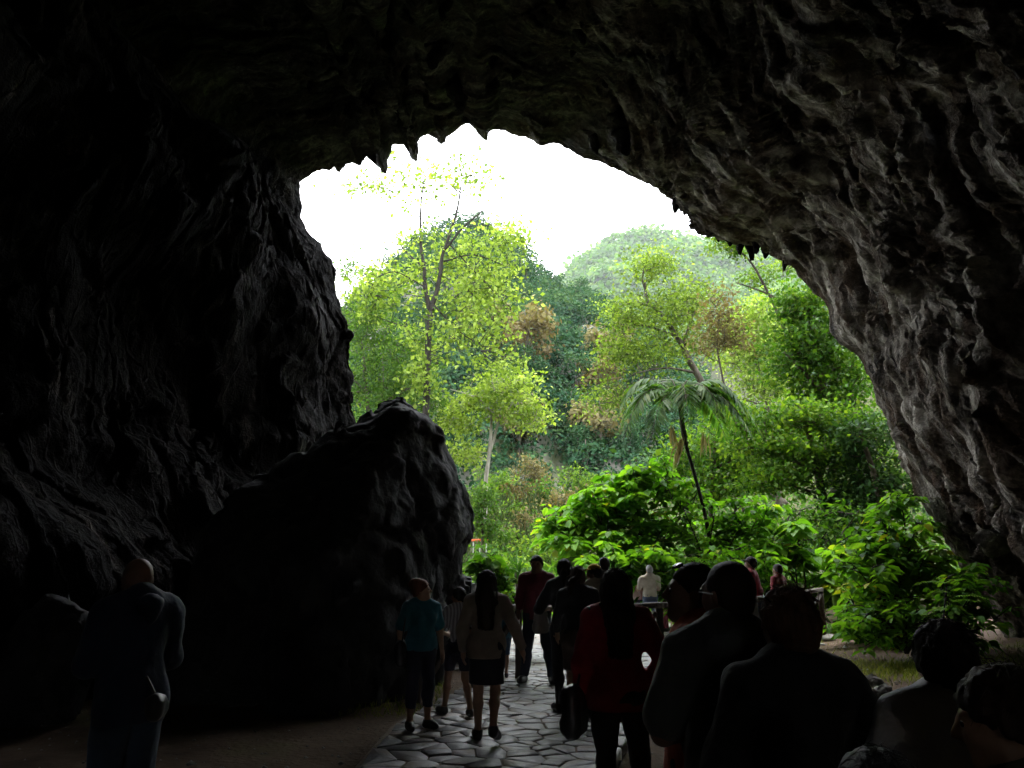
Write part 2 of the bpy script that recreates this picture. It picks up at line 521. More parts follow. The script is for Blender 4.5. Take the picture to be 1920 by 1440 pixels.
# ------------------------------------------------------------------ the cave: a rock tube from the mouth's edge to behind the camera
RIM = [(648, 1190, 18), (664, 1090, 18), (668, 1000, 18), (668, 860, 18.3), (665, 780, 18.5), (660, 700, 18.8), (655, 625, 19), (634, 560, 19.3), (626, 500, 19.5),
       (592, 450, 19.7), (572, 420, 19.9), (566, 380, 20), (560, 350, 20.2), (573, 337, 20.3), (598, 325, 20.4), (615, 319, 20.4), (628, 311, 20.4), (636, 320, 20.5), (658, 305, 20.5), (674, 309, 20.5), (690, 294, 20.6), (712, 291, 20.6), (716, 320, 20.6), (725, 324, 20.6), (730, 296, 20.7), (734, 272, 20.8),
       (757, 271, 20.8), (769, 264, 20.9), (774, 296, 20.9), (783, 299, 20.9), (787, 262, 21), (802, 250, 21), (821, 250, 21), (825, 270, 21), (832, 266, 21), (838, 257, 21), (858, 246, 21), (878, 234, 21), (898, 252, 21), (912, 262, 21), (918, 249, 21), (940, 241, 21),
       (965, 249, 21), (990, 259, 21), (1014, 273, 21), (1034, 268, 21), (1056, 272, 21), (1090, 292, 20.9), (1130, 306, 20.8), (1200, 340, 20.6), (1258, 368, 20.4), (1290, 405, 20.2),
       (1320, 436, 20), (1365, 452, 19.8), (1420, 466, 19.6), (1490, 512, 19.2), (1545, 572, 19), (1566, 635, 18.8), (1612, 672, 18.5), (1652, 772, 18.1), (1692, 870, 17.6),
       (1745, 965, 17.2), (1800, 1075, 16.7), (1850, 1150, 16.4), (1890, 1215, 16.2)]
RIM_PX = np.array(RIM)
def rim_Y(px, py):
    """distance of the mouth's edge nearest to a picture point"""
    return float(RIM_PX[((RIM_PX[:, :2] - (px, py)) ** 2).sum(1).argmin(), 2])
rim = catmull([P(*r) for r in RIM], 12)
arc = np.concatenate([[0], np.cumsum(np.linalg.norm(np.diff(rim, axis=0), axis=1))])
NU = 820
rp = (rim - (0, 0, EYE)); rpx = 960 + FPX * rp[:, 0] / (rp[:, 1] * CP + rp[:, 2] * SP); rpy = 720 - FPX * (rp[:, 2] * CP - rp[:, 1] * SP) / (rp[:, 1] * CP + rp[:, 2] * SP)
dens = np.where((rpx > 560) & (rpx < 1060) & (rpy < 345), 2.3, 1.0)               # more points where the lip hangs in columns
cd = np.concatenate([[0], np.cumsum(np.diff(arc) * dens[1:])])
su = np.interp(np.linspace(0, cd[-1], NU), cd, arc)
rim = np.stack([np.interp(su, arc, rim[:, k]) for k in range(3)], 1)
ctl = np.concatenate([[0], np.cumsum(np.linalg.norm(np.diff(np.array([P(*r) for r in RIM]), axis=0), axis=1))])
ctl = ctl / ctl[-1] * arc[-1]
KEYPX = {0: (648, 1190), 4: (665, 780), 9: (592, 450), 13: (573, 337), 17: (734, 272), 22: (940, 241), 27: (1258, 368), 30: (1365, 452), 33: (1545, 572), 36: (1652, 772), 38: (1745, 965), 41: (1890, 1215)}
def ctl_of(k): return ctl[((RIM_PX[:, :2] - KEYPX[k]) ** 2).sum(1).argmin()]
def soft(a, m):
    e = np.concatenate([np.repeat(a[:1], m, 0), a, np.repeat(a[-1:], m, 0)]); kk = np.hanning(2 * m + 1); kk /= kk.sum()
    return np.stack([np.convolve(e[:, k], kk, 'valid') for k in range(a.shape[1])], 1)
rim_s = soft(rim, 14)
# outward direction in the X-Z plane
cen = np.array([1.7, 0, 5.2])
nrm = rim_s - cen; nrm[:, 1] = 0
nrm /= np.linalg.norm(nrm, axis=1)[:, None]
nrm[:, 2] = np.maximum(nrm[:, 2], -.05)
# how far the rock steps back (+) or leans in (-) with the distance t from the mouth's edge, at a few places round the mouth
TT = [-1.6, -.9, -.4, 0, 1.0, 2.2, 3.6, 5.2, 8, 12, 18, 26, 40]
PROF = {0: [16, 3, .5, 0, .6, 1.3, 2.0, 2.6, 3.2, 3.4, 3.0, 2.2, 1.5],
        4: [16, 3, .5, 0, .6, 1.5, 2.5, 3.2, 4.0, 4.2, 3.4, 2.4, 1.5],
        9: [16, 3, .5, 0, .6, 1.6, 2.4, 3.0, 3.6, 4.0, 3.4, 2.0, 1],
        13: [16, 3, .5, 0, .3, .7, 1.0, 1.2, 1.6, 1.6, 1, 0, 0],
        17: [16, 3, .4, 0, .05, .2, .4, .5, .4, .2, 0, -1, -1],
        22: [16, 3, .4, 0, .0, .1, .2, .2, .1, 0, -.5, -1, -1],
        27: [16, 3, .4, 0, .0, .0, .1, .1, .0, -.2, -.5, -1, -1],
        30: [16, 3, .4, 0, .0, -.1, -.2, -.3, -.5, -.6, -.5, -.5, -.5],
        33: [16, 3, .4, 0, -.15, -.4, -.7, -1.0, -1.3, -1.2, -.5, -.5, -.5],
        36: [16, 3, .5, 0, -.2, -.6, -1.05, -1.5, -2.0, -1.6, 0, 0, 0],
        38: [16, 3, .6, 0, -.1, -.4, -1.0, -1.8, -2.2, -1.6, 0, 0, 0],
        41: [16, 3, .6, 0, .6, .4, -.6, -1.7, -2.0, -1.4, 0, 0, 0]}
tk = np.concatenate([np.linspace(-1.6, -.4, 14)[:-1], np.linspace(-.4, 0, 8)[:-1], np.linspace(0, 7, 240)[:-1], np.linspace(7, 12, 80)[:-1], np.linspace(12, 20, 36)[:-1], np.linspace(20, 70, 30)])
NT = len(tk)
keys = sorted(PROF)
# smooth (monotone enough) interpolation of the profiles in t, then along the mouth
from_t = np.array([np.interp(tk, TT, PROF[k]) for k in keys])
ker = np.hanning(9); ker /= ker.sum()
out_ut = np.stack([np.interp(su, [ctl_of(k) for k in keys], from_t[:, j]) for j in range(NT)], 1)
fade = smooth(.15, 1.5, np.abs(tk))[None, :, None]
CAV = rim[:, None, :] * (1 - fade) + rim_s[:, None, :] * fade + nrm[:, None, :] * out_ut[:, :, None]
CAV[:, :, 1] = rim_s[:, None, 1] - tk[None, :]
CAV[0, :, 2] -= 1.0; CAV[-1, :, 2] -= 1.0
# normals of the undisplaced tube (pointing into the cave)
du = np.gradient(CAV, axis=0); dt = np.gradient(CAV, axis=1)
NN = np.cross(du, dt); NN /= np.linalg.norm(NN, axis=2)[:, :, None] + 1e-9
mid = NU // 2
if NN[mid, NT // 2, 2] > 0: NN = -NN
pv = CAV.reshape(-1, 3); nv = NN.reshape(-1, 3)
tv = np.tile(tk, NU); sv = np.repeat(su, NT)
right = smooth(.55, .75, sv / arc[-1]); left = 1 - smooth(.18, .34, sv / arc[-1])
warp = np.stack([fbm(pv * .45 + 3, 3), fbm(pv * .45 + 31, 3), fbm(pv * .45 + 57, 3)], 1)
qs, qt = sv + .5 * warp[:, 0], tv + .22 * sv * right + .35 * warp[:, 1]
f1 = worley(np.stack([qs / (2.1 - .5 * left), qt / (.60 + .3 * left), 0 * tv + .5], 1), 2, True, True)
g1 = worley(np.stack([qs / .80 + .3 * warp[:, 2], qt / .27 + .4 * warp[:, 0], 0 * tv + 3.5], 1), 5, True, True)
k1 = worley(np.stack([qs / .30, qt / .125, 0 * tv + 7.5], 1), 9, True, True)
edge = smooth(.0, 2.0, np.abs(tv))                                        # big relief fades at the mouth's edge
big = fbm(pv * .22, 3) * (.6 + .6 * left) * edge
calm = .3 + .7 * smooth(-.3, .25, fbm(pv * .3 + 90, 2))                   # smoother and rougher stretches of wall
disp = big + calm * (.20 * right + .13 + .12 * left) * (.55 + .45 * edge) * f1 + calm * (.12 * right + .05 + .04 * left) * (.7 + .3 * edge) * g1 + (.035 + .03 * right) * calm * k1 + .07 * fbm(pv * 1.6, 5, .6)
# overlapping blades of flowstone: each leans out towards the cave and breaks off sharply
ph = tv / .85 + .30 * sv + .7 * warp[:, 0] + .5 * warp[:, 2]
band = np.floor(ph); fr = ph - band
bl = perlin(np.stack([band * 7.3, sv / 1.1 + band * 3.1, 0 * sv], 1))
disp += right * edge * .30 * np.clip(.55 + bl, 0, 1.2) * (fr ** 1.3 - .4) * (1 - smooth(.86, 1.0, fr))
ph = tv / 2.3 - .10 * sv + .7 * warp[:, 1]
band = np.floor(ph); fr = ph - band
bl = perlin(np.stack([band * 5.3, sv / 1.6 + band * 2.1, 0 * sv + 4], 1))
disp += left * edge * .75 * np.clip(.4 + bl, 0, 1.1) * (fr ** 1.6 - .3) * (1 - smooth(.8, 1.0, fr))
disp = np.where(tv < -.45, fbm(pv * .3, 3) * .6, disp)
pv2 = pv + nv * disp[:, None]
CAV = pv2.reshape(NU, NT, 3)
idx = np.arange(NU * NT).reshape(NU, NT)
cavq = np.stack([idx[:-1, :-1], idx[:-1, 1:], idx[1:, 1:], idx[1:, :-1]], -1)
back = CAV[:, -1, :]
bc = back.mean(0) + (0, -3, 0)
ARC = float(arc[-1])
M_ROCK = cave_mat('limestone', PALETTES)
def cave_piece(name, a, b, mat, label):
    q = cavq[a:b].reshape(-1, 4)
    used = np.unique(q); re = np.full(NU * NT, -1); re[used] = np.arange(len(used))
    V = pv2[used]
    # the end of the cave behind the camera: a fan to one point
    e = re[idx[a:b + 1, -1]]; e = e[e >= 0]
    V = np.concatenate([V, [bc]])
    tris = np.stack([e[:-1], np.full(len(e) - 1, len(V) - 1), e[1:]], 1)
    me = mesh(name, V, re[q], tris)
    st = np.concatenate([np.stack([sv, tv, 0 * sv], 1)[used], [[0, 0, 0]]]).astype(np.float32)
    me.attributes.new('run', 'FLOAT_VECTOR', 'POINT').data.foreach_set('vector', st.ravel())
    return link(name, me, mat, kind='structure', label=label)
iL, iR = int(np.searchsorted(su, arc[-1] * .315)), int(np.searchsorted(su, arc[-1] * .655))
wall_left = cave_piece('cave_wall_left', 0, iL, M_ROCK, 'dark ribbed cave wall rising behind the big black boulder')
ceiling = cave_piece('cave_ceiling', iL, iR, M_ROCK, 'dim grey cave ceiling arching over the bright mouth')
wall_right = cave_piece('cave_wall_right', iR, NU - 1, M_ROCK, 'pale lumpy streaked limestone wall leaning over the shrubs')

# stalactites along the mouth's edge: parts of the ceiling and the walls
def stalactite(parent, base, length, r, lean, mat, sides=9, flat=.7):
    n = 9
    t = np.linspace(0, 1, n)
    top = np.array([0, 0, r * 1.2])
    pts = top + np.stack([lean[0] * t**1.4, lean[1] * t**1.4, -(length + r * 1.2) * t], 1)
    pts[:, :2] += np.cumsum(rng.normal(0, r * .10, (n, 2)), 0)
    rad = r * np.array([1.9, 1.6, 1.3, 1.1, 1.0, .85, .72, .5, .22]) * rng.uniform(.75, 1.25, n)
    mb = MB(); mb.tube(pts, rad, sides)
    me = mb.done('stalactite')
    co = np.empty(len(me.vertices) * 3, np.float32); me.vertices.foreach_get('co', co); co = co.reshape(-1, 3).astype(float)
    co += (rng.normal(0, 1, 3) * 0)
    co += .4 * r * np.stack([perlin(co / r * .9 + s + base) for s in (0, 9, 21)], 1)
    me.vertices.foreach_set('co', co.astype(np.float32).ravel()); me.update()
    return link('stalactite', me, mat, parent, loc=base)

def rim_at(px, py, Y): return P(px, py, Y)
ST = [  # px, py of the root, distance, length px, radius px
    (592, 322, 28.1, 16, 12), (628, 312, 28.2, 12, 14), (655, 304, 28.2, 22, 10), (676, 296, 28.2, 20, 12), (705, 286, 28.4, 42, 11), (722, 276, 28.5, 26, 13),
    (752, 266, 28.5, 16, 15), (779, 256, 28.6, 46, 8), (800, 250, 28.6, 14, 14), (829, 246, 28.8, 30, 8), (842, 242, 28.9, 22, 10), (860, 236, 29, 10, 12),
    (898, 234, 29, 26, 10), (914, 236, 29, 22, 13), (960, 240, 29, 10, 14), (990, 252, 29, 16, 14), (1016, 262, 28.9, 22, 11), (1034, 268, 28.8, 10, 12), (1080, 280, 28.5, 12, 15),
    (1112, 290, 28.2, 16, 12), (1150, 306, 28, 14, 14), (1190, 326, 28, 14, 16), (1225, 344, 27.6, 16, 14), (1250, 355, 27.2, 20, 12),
    (1268, 358, 26.9, 50, 11), (1283, 372, 26.7, 44, 12), (1300, 380, 26.5, 50, 10), (1312, 395, 26.3, 44, 11), (1328, 410, 26, 40, 12), (1345, 425, 25.8, 34, 10),
    (1368, 436, 25.5, 30, 12), (1390, 430, 25.2, 62, 14), (1402, 420, 25.1, 74, 22), (1414, 440, 25, 38, 14), (1436, 458, 24.9, 22, 9), (1456, 468, 24.7, 20, 10), (1478, 486, 24.4, 24, 9),
    ]
for (px, py, Y, lp, rp) in ST:
    if lp < 18 or 590 < px < 1262: continue
    lp *= rng.uniform(.7, 1.15); rp *= rng.uniform(.8, 1.5)
    Y = rim_Y(px, py)
    m_px = Y / FPX * 1.03
    par = wall_left if px < 580 and py > 340 else (ceiling if px < 1330 else wall_right)
    lean = (rng.normal(0, .05), rng.normal(0, .05)) if px < 1480 else (-.10, .2)
    stalactite(par, P(px, py, Y), lp * m_px, rp * m_px * .62, lean, par.data.materials[0])
# pendants and flowstone lumps scattered over the near ceiling and wall
for k in range(34):
    u = int(np.searchsorted(su, rng.uniform(.36, .64) * arc[-1])); j = int(np.searchsorted(tk, rng.uniform(.4, 9)))
    b = CAV[u, j]
    par = wall_left if u < iL else (ceiling if u < iR else wall_right)
    L_ = rng.uniform(.1, .42)
    stalactite(par, b, L_, rng.uniform(.08, .17) * (1 + L_), (rng.normal(0, .04), .25 * L_), par.data.materials[0], 7)

# ------------------------------------------------------------------ rocks
def hull_rock(name, pts, h, mat, amps, seed=0, **kw):
    """a rock with the bulk of the convex hull of pts, broken up by noise"""
    bm = bmesh.new()
    for p in pts: bm.verts.new(p)
    bmesh.ops.convex_hull(bm, input=bm.verts)
    pl = [(np.array(f.normal), np.array(f.calc_center_median())) for f in bm.faces]
    pts = np.asarray(pts); c = pts.mean(0)
    bm.free()
    base = np.array([c[0], c[1], pts[:, 2].min()])
    pad = amps[1] * 1.2 + 2 * h
    F = Field(pts.min(0) - pad, pts.max(0) + pad, h)
    X, Y, Z = F._xyz((slice(None),) * 3)
    D = None
    for n, p in pl:
        if n.dot(p - c) < 0: n = -n
        d = ((X - p[0]) * n[0] + (Y - p[1]) * n[1] + (Z - p[2]) * n[2]).astype(np.float32)
        if D is None: D = d
        else:
            k = amps[0]
            hh = np.clip(.5 + .5 * (d - D) / k, 0, 1); D = D * (1 - hh) + d * hh + k * hh * (1 - hh)
    F.D = D
    P_ = np.stack(np.meshgrid(*F.ax, indexing='ij'), -1)
    m = np.abs(D) < amps[1] * 1.15 + 1.5 * h
    q = P_[m].astype(float) + seed
    w_ = np.stack([fbm(q * .8 / amps[2] + s_, 2) for s_ in (0, 9, 21)], 1) * .25
    f1 = worley(q / amps[2] + w_, 3, False, True); f3 = worley(q / (amps[2] * .36) + w_, 4, False, True)
    D[m] -= (amps[1] * .55 * f1 + amps[1] * .24 * f3 + amps[1] * .35 * fbm(q * 1.2 / amps[2], 5, .6)).astype(np.float32)
    # drop splinters that the noise cut loose: keep what hangs together with the middle
    ins = D < 0; keep = np.zeros_like(ins); ci = tuple((np.array(D.shape) // 2)); keep[ci] = True
    if not ins[ci]: keep[np.unravel_index(D.argmin(), D.shape)] = True
    for _ in range(200):
        g_ = keep.copy()
        for a_ in range(3):
            for sh_ in (1, -1): g_ |= np.roll(keep, sh_, a_)
        g_ &= ins
        for _2 in range(3):
            h_ = g_.copy()
            for a_ in range(3):
                for sh_ in (1, -1): h_ |= np.roll(g_, sh_, a_)
            g_ = h_ & ins
        if (g_ == keep).all(): break
        keep = g_
    D[ins & ~keep] = .05
    me = F.mesh(name)
    co = np.empty(len(me.vertices) * 3, np.float32); me.vertices.foreach_get('co', co); co = co.reshape(-1, 3)
    co -= base; me.vertices.foreach_set('co', co.ravel()); me.update()
    return link(name, me, mat, loc=base, **kw)

B = [P(742, 744, 12.0), P(718, 752, 11.5), P(775, 756, 12.3), P(745, 752, 13.4), P(770, 768, 11.4), P(700, 775, 13.2), P(800, 788, 12.3), P(835, 822, 12.2), P(868, 885, 12.2), P(884, 930, 12.2), P(886, 1000, 12.3), P(862, 1085, 12.4),
     P(836, 1180, 12.2), P(820, 1270, 12.0), P(600, 830, 11.6), P(520, 872, 11.4), P(455, 915, 11.2), P(380, 1010, 11.0), P(340, 1130, 10.8), P(330, 1290, 10.6),
     P(700, 1000, 10.4), P(640, 1000, 10.0), P(560, 1050, 9.8), P(700, 1180, 10.2), P(560, 1200, 9.6), P(650, 1310, 9.9), P(800, 1000, 11.0), P(790, 1200, 11.0),
     P(760, 900, 15.0), P(850, 1000, 15.0), P(560, 1000, 15.5), P(480, 1150, 15.0), P(830, 1200, 14.6), P(430, 1000, 14.0), P(700, 820, 15.0)]
B = np.array(B); B[B[:, 2] < .55, 2] = -.15
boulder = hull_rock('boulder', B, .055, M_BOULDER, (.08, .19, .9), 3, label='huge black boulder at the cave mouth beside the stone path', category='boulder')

def small_rock(px, py, Y, r, mat, label, name='rock', cat='rock', sq=.7, h=None, group=None, seed=0):
    c = P(px, py, Y); R_ = np.random.default_rng(seed + int(px))
    c[2] = ground_z(c[:1], c[1:2])[0] + r * sq * .45                       # bedded in the soil
    d = R_.normal(size=(16, 3)); d /= np.linalg.norm(d, axis=1)[:, None]
    p = c + d * r * R_.uniform(.75, 1.1, (16, 1)) * (1, .9, sq)
    return hull_rock(name, p, h or r * .07, mat, (r * .2, r * .16, r * .6), seed, label=label, category=cat, group=group)
small_rock(868, 1092, 14.5, .80, M_GREYROCK, 'grey rounded rock tucked behind the lower edge of the huge boulder', sq=1.35, h=.05)
small_rock(1632, 1272, 11.9, .26, M_GREYROCK, 'small jagged grey rock on the soil behind the boy in the pale tee', sq=.6)
small_rock(1655, 1300, 11.0, .28, M_GREYROCK, 'larger flat pale stone on the soil by the boy\'s sleeve', sq=.5)
small_rock(1556, 1200, 18.6, .26, M_GREYROCK, 'pale stone at the foot of the railing\'s end post', sq=.5)
small_rock(95, 1120, 9.5, 1.0, M_BOULDER, 'dim jagged rock on the floor left of the man in the hooded jacket', sq=1.15, h=.06)
for k, (px, py, Y) in enumerate([(1592, 1203, 17.6), (1640, 1210, 17.2), (1662, 1247, 14.0), (1700, 1256, 13.5), (1622, 1255, 13.6), (736, 1366, 8.8), (770, 1362, 8.9), (1170, 1262, 11.8)]):
    g = G(px, Y, 0); g[2] = ground_z(np.array([g[0]]), np.array([g[1]]))[0] + .008
    R_ = np.random.default_rng(k); a = np.sort(R_.uniform(0, 6.28, 7))
    ring = np.stack([np.cos(a) * R_.uniform(.03, .07, 7), np.sin(a) * R_.uniform(.02, .06, 7), R_.uniform(0, .02, 7)], 1)
    V = np.concatenate([ring, ring * (.8, .8, 1) + (0, 0, .008), [[0, 0, .022]]])
    q = [(j, (j + 1) % 7, 7 + (j + 1) % 7, 7 + j) for j in range(7)]; t = [(7 + j, 7 + (j + 1) % 7, 14) for j in range(7)]
    if k == 0: M_PAPER = plain_mat('pale scrap', (.62, .62, .6), .7)
    link('litter_scrap', mesh('litter_scrap', V, q, t, False), M_PAPER, loc=g, label='small pale scrap of litter lying on the brown soil', category='litter', group='pale scraps on the soil')

# pebbles and dead leaves on the soil
nP = 2600
x = rng.uniform(-6, 9, nP); y = rng.uniform(4.5, 19, nP); r = rng.uniform(.006, .026, nP) * (1 + (rng.random(nP) < .06) * 1.6)
o8 = np.array([[1, 0, 0], [-1, 0, 0], [0, 1, 0], [0, -1, 0], [0, 0, .7], [0, 0, -.5]])
Vp = (o8[None] * rng.uniform(.6, 1.3, (nP, 6, 1)) * r[:, None, None] + np.stack([x, y, ground_z(x, y)], 1)[:, None, :]).reshape(-1, 3)
t8 = np.array([[0, 2, 4], [2, 1, 4], [1, 3, 4], [3, 0, 4], [2, 0, 5], [1, 2, 5], [3, 1, 5], [0, 3, 5]])
link('pebbles', mesh('pebbles', Vp, None, (t8[None] + (np.arange(nP) * 6)[:, None, None]).reshape(-1, 3), False), M_GREYROCK, kind='stuff', label='loose pebbles scattered over the trodden soil', category='pebbles')
# ------------------------------------------------------------------ flagstone path and terrace
def path_edges(y):
    l = np.interp(y, [4, 7.2, 9.0, 10.0, 11.2, 13.5, 14.5, 18, 25], [-1.0, -1.25, -1.2, -1.0, -.7, -.5, -1.8, -4.5, -5.5])
    r = np.interp(y, [4, 7.2, 9.0, 10.0, 11.2, 13.5, 14.5, 18, 25], [.2, .70, 1.2, 1.45, 2.0, 2.6, 3.8, 6.6, 7.2])
    return l, r
R_ = np.random.default_rng(21)
pts = []
yy = 4.6
while yy < 23.5:
    step = .19 if yy < 13 else .28
    l, r = path_edges(yy)
    xx = l + R_.uniform(.1, .25)
    while xx < r - .08:
        pts.append((xx + R_.normal(0, .065), yy + R_.normal(0, .065)))
        xx += R_.uniform(.17, .36)
    yy += step
pts = np.array(pts); pts = pts[R_.random(len(pts)) > .14]
def clip(poly, n, d):
    out = []
    m = len(poly)
    for i in range(m):
        a, b = poly[i], poly[(i + 1) % m]
        da, db = a.dot(n) - d, b.dot(n) - d
        if da <= 0: out.append(a)
        if (da < 0 < db) or (db < 0 < da): out.append(a + (b - a) * da / (da - db))
    return out
M_STONE = noise_mat('flagstone', [(.3, (.15, .15, .148)), (.5, (.26, .265, .262)), (.72, (.37, .37, .365))], 2.0, .5, .5, 18, .012, 7, .5, second=(3.0, .48, .66, (.22, .175, .135)), objvar=.35)
M_BED = noise_mat('mortar bed', [(.3, (.10, .075, .055)), (.7, (.19, .15, .115))], 6, .95, .6, 30, .01)
yb = np.linspace(4.2, 24, 60); l, r = path_edges(yb)
V = []; 
for k in range(60):
    for s_ in np.linspace(0, 1, 9): V.append((l[k] - .06 + (r[k] - l[k] + .12) * s_, yb[k], .004))
V = np.array(V); i_ = np.arange(60 * 9).reshape(60, 9)
path = link('path', mesh('path', V, np.stack([i_[:-1, :-1], i_[:-1, 1:], i_[1:, 1:], i_[1:, :-1]], -1).reshape(-1, 4)), M_BED, kind='structure', label='path of irregular grey flagstones leading out of the cave to a paved terrace')
order = np.argsort(pts[:, 1])
extra = MB(); nstone = 0
for oi in order:
    p = pts[oi]
    d2 = ((pts - p) ** 2).sum(1); nb = np.argsort(d2)[1:15]
    poly = [p + np.array(v) for v in ((-.5, -.45), (.5, -.45), (.5, .45), (-.5, .45))]
    for j in nb:
        n = pts[j] - p; L_ = np.linalg.norm(n); n = n / L_
        poly = clip(poly, n, p.dot(n) + L_ / 2 - .004 - .011 * R_.random() ** 2)
        if len(poly) < 3: break
    l, r = path_edges(p[1])
    if len(poly) >= 3: poly = clip(poly, np.array([1.0, 0]), r + .02); 
    if len(poly) >= 3: poly = clip(poly, np.array([-1.0, 0]), -(l - .02))
    if len(poly) < 3: continue
    poly = np.array(poly); c = poly.mean(0)
    if np.ptp(poly[:, 0]) < .08 or np.ptp(poly[:, 1]) < .06: continue
    m = len(poly)
    # rounded, slightly irregular corners
    e = []
    for i in range(m):
        a, b, cc = poly[i - 1], poly[i], poly[(i + 1) % m]
        for q_ in (a, cc):
            v = q_ - b; L_ = np.linalg.norm(v); e.append(b + v * min(.018 / (L_ + 1e-6), .25) + R_.normal(0, .004, 2))
    poly = np.array(e); m = len(poly)
    top = .006 + abs(R_.normal(0, .005)); tilt = R_.normal(0, .018, 2)
    zt = top + (poly - c) @ tilt
    V = np.concatenate([np.c_[poly - c, np.full(m, -.015)], np.c_[(poly - c) * .99, zt - .004], np.c_[(poly - c) * .96, zt], [[0, 0, top + .001]]])
    q = [(j, (j + 1) % m, m + (j + 1) % m, m + j) for j in range(m)] + [(m + j, m + (j + 1) % m, 2*m + (j + 1) % m, 2*m + j) for j in range(m)]
    t = [(2*m + j, 2*m + (j + 1) % m, 3*m) for j in range(m)]
    if nstone < 295:
        link('flagstone', mesh('flagstone', V, q, t, False), M_STONE, path, loc=(c[0], c[1], .004))
    else:
        extra.add(V + (c[0], c[1], .004), q, t)
    nstone += 1
if extra.n: link('far_flagstones', extra.done('far_flagstones', False), M_STONE, path, kind='stuff')
# kerb stones along the right edge of the path
for k, y0 in enumerate(np.arange(5.2, 12.4, .48)):
    _, r0 = path_edges(y0); _, r1 = path_edges(y0 + .45)
    mb = MB(); mb.box((r0 + .10, y0, .02), (r1 + .10, y0 + .44, .02 + R_.normal(0, .006)), .13, .11, jit=.006)
    link('kerb_stone', mb.done('kerb_stone', False), M_STONE, path)

# ------------------------------------------------------------------ vegetation
class Leaves:
    def __init__(s): s.b = []
    def add(s, pos, d, n, size, var, width=.5):
        pos = np.atleast_2d(pos); m = len(pos)
        s.b.append((pos, np.broadcast_to(d, (m, 3)), np.broadcast_to(n, (m, 3)), np.broadcast_to(size, (m,)), np.broadcast_to(var, (m,)), np.broadcast_to(width, (m,))))
    def mesh(s, name, rich=False, origin=None):
        pos, d, n, sz, var, wd = [np.concatenate([b[k] for b in s.b]) for k in range(6)]
        if origin is not None: pos = pos - origin
        d = d / (np.linalg.norm(d, axis=1)[:, None] + 1e-9)
        side = np.cross(d, n); side /= np.linalg.norm(side, axis=1)[:, None] + 1e-9
        n = np.cross(side, d)
        L = sz[:, None]; Wd = (sz * wd)[:, None]
        N_ = len(pos); k = np.arange(N_)[:, None]
        if rich:      # a folded, drooping leaf: midrib and two halves with a pointed tip
            V = np.stack([pos, pos + d*L*.22 + side*Wd*.36 + n*L*.05, pos + d*L*.55 + side*Wd*.5 + n*L*.04, pos + d*L - n*L*.16,
                          pos + d*L*.55 - side*Wd*.5 + n*L*.04, pos + d*L*.22 - side*Wd*.36 + n*L*.05, pos + d*L*.55 - n*L*.03], 1).reshape(-1, 3)
            q = np.concatenate([k*7 + (0, 1, 2, 6), k*7 + (0, 6, 4, 5)]); t = np.concatenate([k*7 + (6, 2, 3), k*7 + (6, 3, 4)])
            return mesh(name, V, q, t, False, {'var': ('FACE', np.concatenate([var] * 4))})
        V = np.stack([pos, pos + d*L*.5 + side*Wd*.5 + n*L*.07, pos + d*L, pos + d*L*.5 - side*Wd*.5 + n*L*.07], 1).reshape(-1, 3)
        return mesh(name, V, k*4 + (0, 1, 2, 3), None, False, {'var': ('FACE', var)})

GR = lambda *c: c
M_LEAF = {
 'lime':   leaf_mat('lime leaf', [(0, (.06, .11, .015)), (.5, (.19, .285, .04)), (1, (.42, .52, .12))], .46, .6, (1.15, 1.2, .5), .12),
 'fresh':  leaf_mat('fresh leaf', [(0, (.03, .08, .013)), (.5, (.09, .18, .028)), (1, (.22, .32, .05))], .44),
 'deep':   leaf_mat('deep leaf', [(0, (.018, .05, .018)), (.5, (.035, .085, .03)), (1, (.07, .135, .045))], .3),
 'bank':   leaf_mat('shade leaf', [(0, (.02, .065, .010)), (.6, (.06, .145, .02)), (1, (.16, .26, .035))], .45),
 'hill':   leaf_mat('hill leaf', [(0, (.008, .034, .018)), (.5, (.022, .068, .03)), (1, (.065, .125, .042))], .3, .8, (1.2, 1.15, .5), .08),
 'olive':  leaf_mat('olive leaf', [(0, (.09, .085, .035)), (.5, (.15, .13, .055)), (1, (.21, .20, .08))], .35, tint=(1.1, 1, .6)),
 'scrub':  leaf_mat('scrub blade', [(0, (.025, .05, .016)), (.6, (.06, .085, .03)), (1, (.13, .13, .06))], .3, .8, (1.1, 1, .6), .05),
 'rust':   leaf_mat('rusty leaf', [(0, (.06, .05, .02)), (.5, (.12, .095, .035)), (1, (.18, .18, .05))], .35, tint=(1.1, 1, .6)),
 'broad':  leaf_mat('broad shrub leaf', [(0, (.03, .10, .010)), (.5, (.095, .255, .022)), (.93, (.19, .37, .04)), (1, (.34, .36, .03))], .5, .5, (1.2, 1.2, .35), .14),
 'palm':   leaf_mat('palm leaf', [(0, (.02, .075, .012)), (.6, (.05, .13, .02)), (1, (.13, .19, .03))], .45, .5, (1.2, 1.2, .45), .12),
 'dry':    leaf_mat('dry leaf', [(0, (.16, .13, .06)), (1, (.34, .29, .13))], .35, tint=(1, .95, .7)),
 'grass':  leaf_mat('grass blade', [(0, (.09, .13, .025)), (1, (.25, .27, .06))], .4),
}
M_BARK = noise_mat('brown bark', [(.3, (.035, .028, .02)), (.7, (.12, .10, .075))], 4, .9, .9, 20, .03, stretch=(1, 1, .3))
M_BARK_PALE = noise_mat('pale bark', [(.3, (.18, .16, .13)), (.7, (.40, .37, .32))], 4, .85, .6, 18, .02, stretch=(1, 1, .4))
M_BARK_DARK = noise_mat('dark stem', [(.3, (.012, .010, .008)), (.7, (.035, .03, .022))], 5, .85, .7, 25, .02, stretch=(1, 1, .3))

def unit(v): return v / (np.linalg.norm(v, axis=-1, keepdims=True) + 1e-9)

